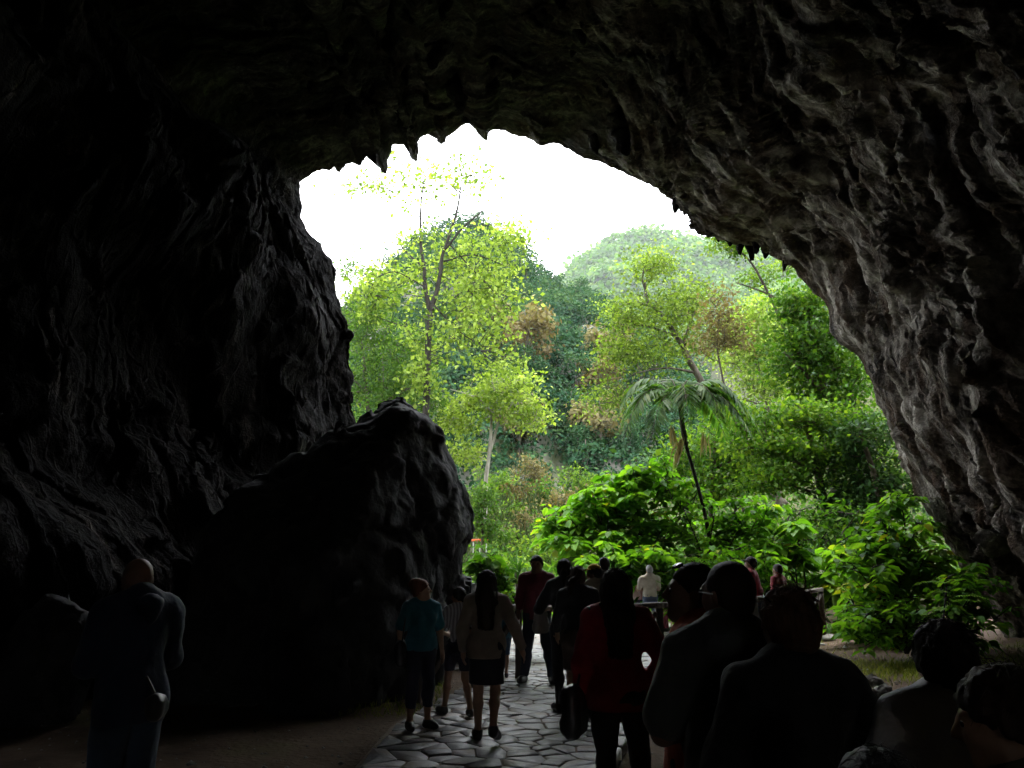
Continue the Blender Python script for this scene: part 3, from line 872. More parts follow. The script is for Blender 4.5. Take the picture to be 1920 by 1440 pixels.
def tree(name, label, limbs, blobs, leaf, size, per, mat_bark=None, cat='tree', group=None, seed=0, spread=.55, width=.55, up=.55, rosette=False, rich=False, twig=.03, flatz=.6, base=None, droop=.1, sides=7, varshift=0.0):
    """limbs: polylines of (px, py, Y, radius); blobs: (px, py, Y, rx, ry, rz in metres, clumps). Leaf clumps fill the blobs and twigs reach from the limbs to them."""
    R_ = np.random.default_rng(seed + 100)
    wood = MB(); nodes = []
    for lm in limbs:
        p = catmull([P(*a[:3]) for a in lm], 6)
        r = np.interp(np.linspace(0, 1, len(p)), np.linspace(0, 1, len(lm)), [a[3] for a in lm])
        q = p + np.stack([perlin(p * .9 + s + seed) for s in (0, 7, 13)], 1) * r[:, None] * .5
        wood.tube(q, r * R_.uniform(.92, 1.08, len(r)), sides)
        nodes.append(q)
    nodes = np.concatenate(nodes)
    if base is None: base = P(*limbs[0][0][:3])
    cl = []
    for (px, py, Y, rx, ry, rz, n) in blobs:
        c = P(px, py, Y)
        d = unit(R_.normal(size=(n, 3))) * R_.random((n, 1)) ** .45
        d *= 1 + .28 * perlin(d * 2.2 + seed)[:, None]
        cl.append(c + d * (rx, ry, rz))
    cl = np.concatenate(cl)
    ctr = cl.mean(0)
    o = np.argsort(np.linalg.norm(cl[:, None, :] - nodes[None, ::3, :], axis=2).min(1))
    nd = list(nodes[2:])
    nda = np.array(nd)
    L = Leaves()
    for k, ci in enumerate(o):
        c = cl[ci]
        dd = np.linalg.norm(nda - c, axis=1) + 1.5 * np.maximum(nda[:, 2] - c[2], 0)
        a = nda[dd.argmin()]
        ln = np.linalg.norm(c - a)
        m_ = (a + c) / 2 + R_.normal(0, .08 * ln, 3) + (0, 0, .06 * ln)
        tp = catmull([a, m_, c], 3)
        r0 = min(twig * (.5 + .35 * ln), .10)
        wood.tube(tp, np.linspace(r0, r0 * .3, len(tp)), 4, False)
        if k % 2 == 0: nda = np.concatenate([nda, tp[2:5]])
        n = max(3, int(per * R_.uniform(.6, 1.4)))
        s_ = spread * R_.uniform(.6, 1.3)
        if rosette:
            ang = R_.uniform(0, 6.28) + np.arange(n) * 2.4 + R_.normal(0, .15, n)
            dn = R_.uniform(-.55, .12, n) - droop
            d = unit(np.stack([np.cos(ang), np.sin(ang), dn], 1))
            pos = c + d * .04 - np.array([0, 0, 1]) * (np.arange(n) / n)[:, None] * s_ * .5
            nr = unit(np.stack([-.2 * np.cos(ang), -.2 * np.sin(ang), np.ones(n)], 1) + R_.normal(0, .22, (n, 3)) + (0, .4, 0))
        else:
            off = R_.normal(0, 1, (n, 3)) * (s_ * .6, s_ * .6, s_ * .6 * flatz)
            pos = c + off
            d = unit(off * .7 + unit(R_.normal(size=(n, 3))) * s_ + (0, 0, -droop * s_ * 2))
            nr = unit(R_.normal(0, 1, (n, 3)) + np.array([0, 0, up * 2.5]))
        v = np.clip(R_.normal(.5 + varshift, .15, n) + R_.normal(0, .20), 0, 1)
        L.add(pos, d, nr, size * R_.uniform(.45, 1.4, n), v, width)
    root = link(name, None, loc=base, label=label, category=cat, group=group)
    wm = wood.done('trunk')
    co = np.empty(len(wm.vertices) * 3, np.float32); wm.vertices.foreach_get('co', co); co = co.reshape(-1, 3) - base.astype(np.float32)
    wm.vertices.foreach_set('co', co.ravel()); wm.update()
    link('trunk' if cat == 'tree' else 'stems', wm, mat_bark or M_BARK, root)
    link('crown' if cat == 'tree' else 'foliage', L.mesh('leaves', rich, base), M_LEAF[leaf], root)
    return root

# ------------------------------------------------------------------ hill behind and far mountain
def ridge_sheet(name, crest, foot, Yc, Yf, nu, nv, mat, label, rough, power=.8, depth=60):
    """crest and foot are picture profiles at distances Yc and Yf; the slope between them bulges"""
    cp = catmull([P(a, b, Yc) for a, b in crest], 8); fp = catmull([P(a, b, Yf) for a, b in foot], 8)
    t = np.linspace(0, 1, nu)
    c = np.stack([np.interp(t, np.linspace(0, 1, len(cp)), cp[:, k]) for k in range(3)], 1)
    f = np.stack([np.interp(t, np.linspace(0, 1, len(fp)), fp[:, k]) for k in range(3)], 1)
    rows = []
    for v in np.linspace(0, 1, nv):
        r = f + (c - f) * v
        r[:, 2] = f[:, 2] + (c[:, 2] - f[:, 2]) * v ** power
        rows.append(r)
    for v in (.3, 1.0):
        r = c.copy(); r[:, 1] += depth * v; r[:, 2] -= (c[:, 2]) * v * .6; r[:, 0] *= 1 + .1 * v; rows.append(r)
    Vv = np.stack(rows, 1)
    sh = Vv.shape
    p = Vv.reshape(-1, 3)
    n_ = fbm(p * rough[0], 4) * rough[1]
    vv = np.tile(np.concatenate([np.linspace(0, 1, nv), [1.3, 2]]), nu)
    w = np.sin(np.clip(vv, 0, 1) * math.pi) ** .5
    p[:, 1] -= n_ * w * .8; p[:, 2] += n_ * .4 * w
    i_ = np.arange(len(p)).reshape(nu, nv + 2)
    q = np.stack([i_[:-1, :-1], i_[1:, :-1], i_[1:, 1:], i_[:-1, 1:]], -1).reshape(-1, 4)
    o = link(name, mesh(name, p, q), mat, kind='structure', label=label)
    return p.reshape(sh)[:, :nv], o

HILL, hill_o = ridge_sheet('hill', [(380, 822), (480, 752), (560, 687), (640, 627), (700, 528), (760, 468), (815, 440), (880, 440), (950, 466), (1010, 520), (1060, 564), (1110, 574), (1180, 622), (1260, 702), (1400, 822), (1560, 942)],
              [(380, 1010), (560, 1005), (700, 1000), (800, 1000), (900, 998), (1000, 990), (1100, 985), (1250, 985), (1400, 985), (1560, 985)], 112, 66, 150, 90, M_CLIFF,
              'steep forested hill standing behind the tall lime tree', (.09, 4.0), .75)
MOUNT, mount_o = ridge_sheet('mountain', [(560, 666), (800, 616), (980, 571), (1060, 546), (1110, 508), (1150, 481), (1200, 456), (1250, 460), (1310, 466), (1400, 478), (1520, 496), (1700, 526), (1900, 586)],
              [(560, 1000), (800, 1000), (1000, 1000), (1200, 1000), (1400, 1000), (1600, 1000), (1900, 1000)], 620, 330, 160, 120, M_FOREST_FLOOR,
              'far mountain covered in forest, fading into pale haze', (.012, 34), .9, 200)

def canopy(grid, n, r, leaf_n, size, seed, umin=0.0, umax=1.0, vmin=0.0, lift=.5, keep=None):
    """tree crowns as leaf clumps standing on a slope: one mass"""
    R_ = np.random.default_rng(seed); L = Leaves()
    nu, nv = grid.shape[:2]
    nrm_ = np.cross(np.gradient(grid, axis=0), np.gradient(grid, axis=1)); nrm_ = unit(nrm_)
    nrm_[nrm_[:, :, 1] > 0] *= -1
    uu = (R_.uniform(umin, umax, n) * (nu - 1)).astype(int); vv = (R_.uniform(vmin, 1, n) * (nv - 1)).astype(int)
    c = grid[uu, vv]; nn = unit(nrm_[uu, vv] * .7 + (0, 0, .7))
    if keep is not None:
        m = keep(c); c, nn = c[m], nn[m]; n = len(c)
    rr = r * R_.uniform(.55, 1.35, n)
    tone = np.clip(R_.normal(.5, .2, n), 0, 1)
    d = unit(R_.normal(size=(n, leaf_n, 3)) + nn[:, None, :] * .9)
    rad = rr[:, None, None] * (.75 + .45 * R_.random((n, leaf_n, 1)) ** .6)
    lump = 1 + .35 * perlin((d * 2.4 + (np.arange(n) * 3.7)[:, None, None]).reshape(-1, 3)).reshape(n, leaf_n, 1)
    pos = c[:, None, :] + nn[:, None, :] * (rr * lift)[:, None, None] + d * rad * lump * (1, 1, .85)
    nr = unit(d * .8 + R_.normal(0, .5, d.shape) + (0, 0, .3)); dd = unit(np.cross(nr, R_.normal(size=nr.shape)) + (0, 0, -.3))
    v = np.clip(tone[:, None] + R_.normal(0, .12, (n, leaf_n)), 0, 1)
    L.add(pos.reshape(-1, 3), dd.reshape(-1, 3), nr.reshape(-1, 3), (size * R_.uniform(.6, 1.3, n * leaf_n)), v.ravel(), .7)
    return L

link('mountain_forest', canopy(MOUNT, 3300, 8.0, 34, 4.6, 5, .12, .95, .30).mesh('mountain_forest'), M_LEAF['bank'], kind='stuff', label='pale hazy forest canopy covering the far mountain', category='forest')
rockface = lambda c: ~((np.abs((c[:, 0] - P(1045, 930, 70)[0])) < 1.3) & (c[:, 2] < 10) & (c[:, 2] > 6))
link('hill_forest', canopy(HILL, 1900, 1.7, 80, .43, 6, .05, .95, .02, keep=rockface).mesh('hill_forest'), M_LEAF['hill'], kind='stuff', label='dense dark green growth clothing the steep hill', category='forest')

# trees on the hill that can be told apart: four crowns with trunks, copied
def hill_tree(leaf, seed, h, tall):
    R_ = np.random.default_rng(seed); L = Leaves(); w = MB()
    w.tube(catmull([(0, 0, -1.0), (R_.normal(0, .15), R_.normal(0, .15), h * .5), (0, 0, h)], 4), np.linspace(.18, .05, 9), 5)
    for k in range(16):
        d = unit(R_.normal(size=3)) * R_.random() ** .4
        c = np.array([d[0] * h * .36, d[1] * h * .36, h * .72 + d[2] * h * .34 * tall])
        w.tube(catmull([(0, 0, h * R_.uniform(.35, .8)), c * (.6, .6, .95), c], 2), np.linspace(.06, .02, 5), 4, False)
        n = 84; off = R_.normal(0, h * .085, (n, 3)) * (1, 1, .75)
        nr = unit(off + R_.normal(0, .3, (n, 3)) + (0, 0, .35)); dd = unit(np.cross(nr, R_.normal(size=nr.shape)))
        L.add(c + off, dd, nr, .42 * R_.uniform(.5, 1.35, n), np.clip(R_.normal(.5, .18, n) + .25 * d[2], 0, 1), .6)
    return w.done('trunk'), L.mesh('crown'), leaf
HT = [hill_tree('hill', 1, 6.5, 1.0), hill_tree('hill', 2, 8.0, 1.3), hill_tree('hill', 3, 5.5, .8), hill_tree('olive', 4, 6.0, .9), hill_tree('rust', 5, 6.5, .9)]
def place_hill_tree(kind, u, v, sc, rz, label, group, name='hill_tree'):
    tw, tc_, leaf = HT[kind]
    p = HILL[int(u * (HILL.shape[0] - 1)), int(v * (HILL.shape[1] - 1))]
    r = link(name, None, loc=p, rotz=rz, label=label, category='tree', group=group)
    r.scale = (sc, sc, sc)
    link('trunk', tw, M_BARK, r); link('crown', tc_, M_LEAF[leaf], r)
R_ = np.random.default_rng(77)
hx = lambda px: None
for k in range(110):
    u, v = R_.uniform(.10, .80), R_.uniform(.03, .98)
    place_hill_tree(int(R_.integers(0, 3)), u, v, R_.uniform(.45, .85) * (1 - .3 * v), R_.uniform(0, 6.28), 'dark green tree in the dense forest on the steep hill', 'trees of the hill forest')
for (px, py, k, sc, lab) in [(985, 700, 4, 1.25, 'rusty brown tree high on the dark hillside'), (1120, 760, 4, 1.0, 'rusty brown tree beside the palm on the hillside'), (1125, 850, 3, 1.1, 'olive brown tree low on the hill left of the palm fronds'),
                        (905, 660, 3, 1.1, 'dull olive tree on the hill right of the tall lime tree\'s trunk'), (975, 845, 3, 1.0, 'dull olive tree at the hill foot behind the pale trunk'), (1150, 690, 3, 1.2, 'yellowish olive tree on the hill at the palm\'s upper left')]:
    pr = np.stack([HILL[..., 0] / HILL[..., 1] * FPX * 1.0, HILL[..., 2]], -1)
    t = P(px, py + 30, 90); d = t - (0, 0, EYE); 
    vdir = unit(HILL - np.array([0, 0, EYE])); ii = np.unravel_index((vdir @ unit(d)).argmax(), HILL.shape[:2])
    place_hill_tree(k, ii[0] / (HILL.shape[0] - 1), ii[1] / (HILL.shape[1] - 1), sc, k * 1.3, lab, None, 'brown_tree')

# ------------------------------------------------------------------ trees between the cave and the hill
tree('tall_lime_tree', 'tall slender tree with airy lime yellow crown rising behind the huge boulder',
     [[(800, 1120, 46, 0.295), (800, 960, 46, 0.254), (799, 780, 46, 0.217), (800, 680, 46, 0.197), (806, 585, 46, 0.181)],
      [(806, 590, 46, 0.156), (798, 540, 46, 0.135), (791, 470, 46, 0.099), (788, 410, 46.3, 0.073), (795, 330, 46.5, 0.026)],
      [(806, 590, 46, 0.156), (822, 530, 46, 0.135), (832, 470, 45.8, 0.104), (856, 400, 45.5, 0.073), (866, 330, 45, 0.026)],
      [(832, 470, 45.8, 0.078), (870, 425, 45.4, 0.062), (905, 395, 45, 0.036)],
      [(792, 500, 46, 0.073), (770, 480, 46.4, 0.062), (752, 462, 46.8, 0.042)],
      [(832, 490, 46, 0.062), (890, 478, 46, 0.047), (950, 500, 46.2, 0.026)],
      [(806, 565, 46, 0.062), (860, 620, 45.6, 0.042), (905, 650, 45.4, 0.021)],
      [(800, 540, 46, 0.057), (740, 510, 45.5, 0.042), (690, 530, 45, 0.021)],
      [(836, 450, 46, 0.057), (900, 520, 46, 0.042), (960, 580, 46, 0.021)]],
     [(850, 490, 47, 3.9, 2.4, 2.8, 105), (920, 560, 47, 2.7, 2.4, 3.0, 95), (720, 540, 46.5, 2.4, 2.4, 2.2, 62), (850, 630, 46.5, 3.4, 2.4, 1.8, 58), (760, 350, 46, 3.6, 2.4, 1.6, 22), (880, 330, 46, 2.4, 2, 1.3, 22), (680, 350, 46, 2.4, 2, .8, 14), (960, 450, 46, 1.5, 1.8, 2.0, 36), (925, 680, 46.5, 1.8, 2, .8, 16), (795, 715, 45.6, 1.7, 1.0, 1.3, 26)],
     'lime', .27, 19, M_BARK_DARK, seed=1, spread=.8, width=.75, up=.25)
tree('bushy_tree', 'bushy fine-leaved green tree between the left cave wall and the tall lime trunk',
     [[(700, 1120, 49.0, 0.216), (705, 900, 49.0, 0.180), (690, 760, 49.0, 0.144), (680, 640, 49.0, 0.072)], [(690, 790, 49.0, 0.096), (740, 740, 48.4, 0.072), (800, 715, 47.6, 0.036)], [(690, 740, 49.0, 0.084), (650, 700, 49.0, 0.060), (620, 680, 49.5, 0.036)]],
     [(700, 600, 49.0, 2.45, 2.40, 2.31, 93), (700, 690, 49.0, 2.99, 2.40, 2.18, 112), (770, 740, 49.0, 2.72, 2.40, 1.90, 93), (690, 780, 49.0, 2.45, 2.40, 1.90, 68), (655, 500, 49.6, 1.09, 1.20, 1.22, 17), (770, 660, 50.3, 1.77, 1.80, 1.63, 45)],
     'fresh', .21, 44, seed=2, spread=.7, width=.5, up=.4, varshift=-.18)
tree('yellow_green_tree', 'spreading yellow green tree with forked pale trunk right of the boulder',
     [[(905, 1040, 50, .16), (912, 900, 50, .14), (918, 840, 50, .12), (922, 770, 50, .09)], [(918, 850, 50, .10), (938, 780, 50, .07), (945, 760, 50, .05)], [(922, 772, 50, .09), (890, 745, 50, .07), (845, 730, 50, .03)], [(922, 770, 50, .08), (960, 770, 50, .06), (1000, 800, 50, .03)], [(922, 770, 50, .07), (950, 720, 50, .03)]],
     [(945, 720, 50, 2.2, 2, 1.0, 60), (985, 775, 50, 1.7, 2, 1.1, 50), (890, 760, 50, 1.8, 2, .9, 45), (850, 790, 50, 1.4, 1.6, .8, 30), (870, 850, 50, 1.3, 1.5, 1.0, 26)],
     'lime', .25, 28, M_BARK_PALE, seed=3, spread=.8, width=.7, up=.4)
tree('blue_green_bush', 'small blue green leafy tree hugging the boulder\'s right edge',
     [[(900, 1075, 40, .08), (905, 980, 40, .06), (905, 930, 40, .03)]],
     [(905, 935, 40, .75, .8, .75, 26), (900, 980, 40, .8, .8, .7, 26), (925, 1000, 40, .7, .7, .6, 16)], 'fresh', .2, 34, seed=4, spread=.4, varshift=-.25)
tree('leaning_tree', 'tall light green tree with a long trunk leaning left behind the palm',
     [[(1470, 950, 40, .30), (1445, 900, 40, .28), (1395, 825, 40, .24), (1345, 755, 40, .2), (1305, 700, 40, .18), (1280, 650, 40, .15), (1245, 595, 40, .12), (1215, 565, 40, .1), (1210, 530, 40, .05)],
      [(1225, 575, 40, .09), (1180, 568, 40, .07), (1150, 590, 40, .03)], [(1265, 630, 40, .08), (1215, 612, 40, .06), (1165, 608, 40, .03)], [(1213, 550, 40, .06), (1205, 520, 40, .05), (1215, 480, 40, .02)],
      [(1280, 650, 40, .08), (1300, 590, 40.5, .06), (1330, 540, 41, .03)], [(1305, 700, 40, .08), (1250, 690, 39.5, .05), (1190, 700, 39, .03)]],
     [(1220, 500, 40, 1.2, 1.4, 1.0, 50), (1180, 590, 40, 1.6, 1.6, 1.1, 70), (1260, 590, 40, 1.5, 1.6, 1.4, 60), (1215, 660, 40, 1.9, 1.8, 1.2, 70), (1300, 560, 40.5, 1.3, 1.3, 1.2, 45), (1160, 660, 40, 1.1, 1.2, 1.1, 36), (1310, 640, 40.5, 1.3, 1.3, 1.2, 40), (1140, 740, 40, 1.2, 1.2, .9, 34)],
     'lime', .19, 32, seed=5, spread=.85, width=.6, up=.4, varshift=-.22)
tree('thin_brown_tree', 'thin tree with olive brown leaves right of the palm fronds',
     [[(1395, 960, 33, .07), (1378, 860, 33, .06), (1360, 740, 33, .05), (1345, 650, 33, .04), (1350, 580, 33, .02)]],
     [(1345, 585, 33, .9, .9, 1.1, 40), (1330, 640, 33, .9, .9, .8, 26), (1375, 640, 33, .7, .8, .8, 20)], 'olive', .17, 24, seed=6, spread=.5)
tree('round_yellow_tree', 'round crowned yellow green tree under the hanging cave lip',
     [[(1480, 900, 54, .2), (1445, 770, 54, .16), (1425, 700, 54, .12), (1410, 640, 54, .08)], [(1440, 760, 54, .09), (1465, 690, 54, .06), (1470, 640, 54, .03)], [(1430, 720, 54, .08), (1395, 690, 54, .05), (1375, 650, 54, .03)], [(1445, 770, 54, .08), (1400, 750, 54, .05), (1370, 752, 54, .02)]],
     [(1420, 600, 54, 2.3, 2.2, 1.6, 100), (1400, 660, 54, 2.3, 2.2, 1.6, 80), (1460, 650, 54, 1.7, 2, 1.6, 60), (1430, 720, 54, 2.2, 2.2, 1.2, 60)],
     'lime', .26, 32, seed=7, spread=.9, width=.65, up=.4, varshift=-.05)
tree('branch_tree', 'sparse tree whose bare branch crosses the far mountain',
     [[(1620, 950, 34, .14), (1580, 760, 34, .12), (1540, 620, 34, .09), (1460, 562, 34, .06), (1410, 540, 34, .035), (1380, 530, 34, .02)]],
     [(1420, 520, 34, 1.0, .9, .5, 22), (1470, 500, 34, .8, .9, .6, 16), (1480, 560, 34, .6, .8, .5, 14)], 'fresh', .16, 24, seed=8, spread=.42)
tree('dense_edge_tree', 'dense dark green tree hugging the edge of the pale right wall',
     [[(1580, 1010, 29, .22), (1560, 860, 29, .2), (1545, 740, 29, .17), (1530, 640, 29, .1), (1510, 570, 29, .05)], [(1545, 740, 29, .1), (1500, 690, 28.6, .06), (1470, 660, 28.4, .03)], [(1550, 790, 29, .1), (1600, 740, 29, .05)]],
     [(1500, 570, 29, .9, 1, .9, 50), (1530, 640, 29, 1.3, 1.3, 1.1, 70), (1495, 690, 29, 1.1, 1.2, .9, 50), (1580, 700, 29, 1.2, 1.2, 1.0, 50), (1540, 760, 29, 1.5, 1.4, .9, 60)],
     'bank', .19, 40, seed=9, spread=.65, width=.6)
tree('layered_tree', 'green tree with flat layered branches in front of the dark forest edge',
     [[(1560, 1040, 26, .15), (1540, 920, 26, .13), (1520, 820, 26, .1), (1500, 760, 26, .05)], [(1535, 890, 26, .06), (1460, 850, 25.5, .04), (1400, 840, 25, .02)], [(1530, 860, 26, .06), (1600, 830, 26, .04), (1650, 820, 26, .02)], [(1545, 930, 26, .06), (1480, 910, 25.5, .03)]],
     [(1500, 780, 26, 1.6, 1.3, .45, 60), (1590, 800, 26, 1.2, 1.2, .5, 50), (1450, 840, 25.5, 1.4, 1.2, .4, 46), (1560, 860, 26, 1.6, 1.3, .45, 56), (1470, 900, 25.5, 1.4, 1.2, .4, 46), (1620, 900, 26, 1.1, 1.1, .5, 40), (1400, 790, 26, 1.0, 1.1, .5, 30)],
     'bank', .18, 36, seed=10, spread=.65, width=.55, flatz=.4, varshift=.12)
tree('overhanging_spray', 'leafy spray showing just below the hanging cave lip against the mountain',
     [[(1560, 860, 31, .08), (1480, 640, 31, .07), (1420, 510, 31, .05), (1375, 462, 31, .03), (1345, 450, 31, .02)]],
     [(1350, 455, 31, .6, .6, .4, 24), (1385, 465, 31, .5, .6, .4, 18)], 'fresh', .16, 22, seed=11, spread=.35)
tree('wall_side_tree', 'dark leafy tree in the shade along the foot of the right wall',
     [[(1660, 1030, 24, .12), (1640, 900, 24, .1), (1610, 800, 24, .05)]],
     [(1620, 830, 24.5, 1.0, 1.0, 1.0, 50), (1650, 920, 24.5, 1.0, 1.0, 1.0, 50), (1600, 960, 25, 1.2, 1.2, .9, 50)], 'deep', .18, 40, seed=12, spread=.4)
tree('mid_green_tree', 'mid green leafy tree standing behind the palm trunk',
     [[(1330, 1040, 30, .1), (1335, 930, 30, .09), (1340, 850, 30, .06), (1345, 790, 30, .03)], [(1338, 880, 30, .05), (1400, 850, 30, .03)]],
     [(1340, 830, 30, 1.3, 1.2, .8, 55), (1280, 870, 29.5, 1.1, 1.1, .8, 45), (1390, 880, 30, 1.3, 1.2, .8, 55), (1330, 920, 30, 1.5, 1.3, .7, 50)],
     'bank', .17, 38, seed=13, spread=.65, varshift=.1)

# undergrowth on the bank: a mass of leaves in deep shade
R_ = np.random.default_rng(31); L = Leaves()
n = 34000
x = R_.uniform(3.5, 34, n); y = R_.uniform(21, 56, n)
m = x > 3 + (y - 21) * .10; x, y = x[m], y[m]; n = len(x)
z = ground_z(x, y) + np.abs(R_.normal(0, 1.0, n)) * (.5 + 1.2 * (fbm(np.stack([x * .4, y * .4, 0 * x], 1), 2) + .5))
pos = np.stack([x, y, z], 1); nr = unit(R_.normal(0, .7, (n, 3)) + (0, -.3, .8)); dd = unit(np.cross(nr, R_.normal(size=nr.shape)) + (0, 0, -.2))
L.add(pos, dd, nr, R_.uniform(.18, .38, n), np.clip(R_.normal(.45, .2, n), 0, 1), .6)
link('undergrowth', L.mesh('undergrowth'), M_LEAF['bank'], kind='stuff', label='dark tangled undergrowth on the shaded forest bank', category='undergrowth')
# low green plants between the terrace and the slope
L = Leaves(); n = 16000
x = R_.uniform(-14, 8, n); y = R_.uniform(23.5, 44, n); z = ground_z(x, y) + np.abs(R_.normal(0, .4, n)) * (1 + fbm(np.stack([x * .5, y * .5, 0 * x], 1), 2))
nr = unit(R_.normal(0, .6, (n, 3)) + (0, -.3, .8)); dd = unit(np.cross(nr, R_.normal(size=nr.shape)))
L.add(np.stack([x, y, z], 1), dd, nr, R_.uniform(.16, .36, n), np.clip(R_.normal(.6, .2, n), 0, 1), .6)
link('ground_cover', L.mesh('ground_cover'), M_LEAF['fresh'], kind='stuff', label='low green leafy cover on the flat ground past the terrace', category='ground cover')
# dry scrub on the slope at the foot of the hill
L = Leaves(); n = 15000
x = R_.uniform(-9, 9, n); y = R_.uniform(38, 66, n); z = ground_z(x, y) + np.abs(R_.normal(0, .55, n))
nr = unit(R_.normal(0, 1, (n, 3)) + (0, -.6, .2)); dd = unit(R_.normal(0, .5, (n, 3)) + (0, 0, 1))
L.add(np.stack([x, y, z], 1), dd, nr, R_.uniform(.25, .7, n), R_.random(n) * .7, .2)
link('dry_scrub', L.mesh('dry_scrub'), M_LEAF['scrub'], kind='stuff', label='olive dry scrub on the slope below the hill', category='scrub')

# bushes on the slope below the hill, each its own
SB = [(945, 1010, 47, 'fresh', 'mid green'), (1000, 985, 50, 'olive', 'olive'), (960, 955, 53, 'fresh', 'tall green'), (1040, 990, 44, 'bank', 'dark green'), (1010, 1040, 40, 'fresh', 'low green'), (930, 1050, 38, 'bank', 'dark low'),
      (985, 925, 57, 'rust', 'brownish'), (940, 900, 58, 'fresh', 'pale green'), (1030, 925, 57, 'bank', 'dark upper'), (1065, 945, 52, 'olive', 'dull olive'), (1085, 900, 58, 'fresh', 'green'), (1000, 880, 60, 'olive', 'yellowish'), (960, 1075, 34, 'fresh', 'bright low'), (1030, 1085, 33, 'bank', 'shaded')]
SBP = ['beside the stall', 'in the middle of the slope', 'left of the bare rock', 'left of the bright shrub mound', 'under the slope\'s olive bush', 'at the boulder\'s edge', 'under the brown hill trees', 'at the pale trunk\'s foot', 'by the bare grey rock', 'above the bright shrub mound', 'below the rusty tree', 'at the hill\'s foot', 'behind the spiky plant', 'behind the maroon-shirted man']
for k, (px, py, Y, lf, col) in enumerate(SB):
    r_ = Y / 46
    tree('slope_bush', col + ' bush on the slope ' + SBP[k], [[(px, py + 45 / r_, Y, .05 * r_), (px + 4, py + 10, Y, .04 * r_), (px, py - 10, Y, .02)]],
         [(px - 8, py, Y, 1.1 * r_, 1.0, .75 * r_, 26), (px + 14, py + 10, Y, .8 * r_, .8, .6 * r_, 16)], lf, .24, 22, seed=50 + k, spread=.55, cat='bush', sides=5)

# ------------------------------------------------------------------ broad-leaved shrubs at the mouth
SH = dict(cat='shrub', rosette=True, rich=True, mat_bark=M_BARK_DARK, twig=.022)
def stemfan(px, py, Y, tips):
    return [[(px, py, Y, .035), ((px + a) / 2 + rng.normal(0, 8), (py + b) / 2 - 10, (Y + Yt) / 2, .022), (a, b, Yt, .012)] for (a, b, Yt) in tips]
tree('broadleaf_shrub', 'bright green broad-leaved shrub, the tall mound behind the people\'s heads left of the palm trunk', stemfan(1140, 1130, 22, [(1060, 980, 22), (1120, 920, 22), (1180, 900, 22), (1140, 980, 21), (1220, 950, 22)]),
     [(1090, 975, 22, 1.15, 1.0, 0.62, 66), (1150, 930, 22, 1.15, 1.0, 0.69, 66), (1190, 890, 22.3, 0.80, .8, 0.50, 37), (1120, 1020, 21.5, 1.49, 1.0, 0.62, 77), (1060, 1000, 22, 0.69, .8, 0.75, 33), (1200, 980, 22, 1.26, 1, 0.88, 66)], 'broad', .30, 9, seed=21, spread=.3, width=.55, **SH)
tree('broadleaf_shrub', 'low bright green shrub right behind the grey-haired man', stemfan(1190, 1150, 20, [(1150, 1050, 20), (1210, 1040, 20), (1250, 1060, 20)]),
     [(1190, 1050, 20, 1.26, .9, 0.50, 66), (1240, 1090, 20.5, 0.92, .8, 0.62, 37), (1130, 1070, 20.4, 1.26, .8, 0.62, 48)], 'broad', .28, 9, seed=22, spread=.3, width=.55, **SH)
tree('broadleaf_shrub', 'green shrub filling the space round the lower palm trunk', stemfan(1330, 1130, 21, [(1280, 950, 21), (1340, 960, 21), (1380, 1000, 21)]),
     [(1280, 960, 22, 1.15, 1.0, 1.00, 50), (1350, 1010, 21.4, 1.15, 1.0, 0.62, 44), (1400, 960, 21.4, 0.92, .8, 0.62, 37), (1300, 1060, 21, 1.26, .9, 0.62, 39), (1230, 900, 22.4, 1.03, .9, 0.75, 37)], 'broad', .26, 9, seed=23, spread=.3, width=.5, varshift=-.12, **SH)
tree('broadleaf_shrub', 'upright shrub with the largest bright leaves beside the railing post', stemfan(1510, 1190, 20.7, [(1440, 1020, 20.7), (1490, 985, 20.7), (1490, 1050, 20.7), (1530, 1080, 20.7)]),
     [(1490, 985, 20.7, .3, .35, .3, 9), (1435, 1025, 20.7, .3, .35, .2, 8), (1500, 1040, 20.7, .45, .5, .3, 13), (1550, 1100, 20.7, .6, .5, .4, 16), (1570, 1040, 20.7, .5, .5, .4, 13), (1600, 1110, 20.7, .5, .5, .4, 13)], 'broad', .41, 9, seed=24, spread=.3, width=.58, varshift=.1, **SH)
tree('broadleaf_shrub', 'wide mass of green shrub leaves in front of the pale right wall', stemfan(1660, 1200, 15.5, [(1640, 1040, 15.5), (1660, 1000, 15.5), (1720, 980, 15.5), (1690, 1080, 15), (1650, 1120, 15)]),
     [(1650, 1040, 15.6, 0.80, .8, 0.50, 38), (1680, 1010, 15.6, 0.80, .8, 0.50, 37), (1650, 1090, 15.2, 1.03, .8, 0.56, 45), (1740, 1060, 15.4, 0.92, .8, 0.62, 38), (1655, 1130, 15.4, 0.80, .7, 0.50, 27), (1650, 1070, 16.6, 0.69, .7, 0.50, 24)], 'broad', .24, 9, seed=25, spread=.28, width=.5, varshift=.05, **SH)
tree('broadleaf_shrub', 'tall leafy sapling reaching up against the wall\'s pale foot', stemfan(1700, 1190, 17, [(1650, 960, 17), (1690, 940, 17), (1720, 1000, 17)]),
     [(1660, 950, 17, .4, .5, .25, 13), (1690, 930, 17, .35, .4, .2, 8), (1640, 1000, 17, .6, .6, .3, 19), (1720, 990, 17, .4, .5, .35, 13)], 'broad', .25, 8, seed=26, spread=.28, width=.5, **SH)
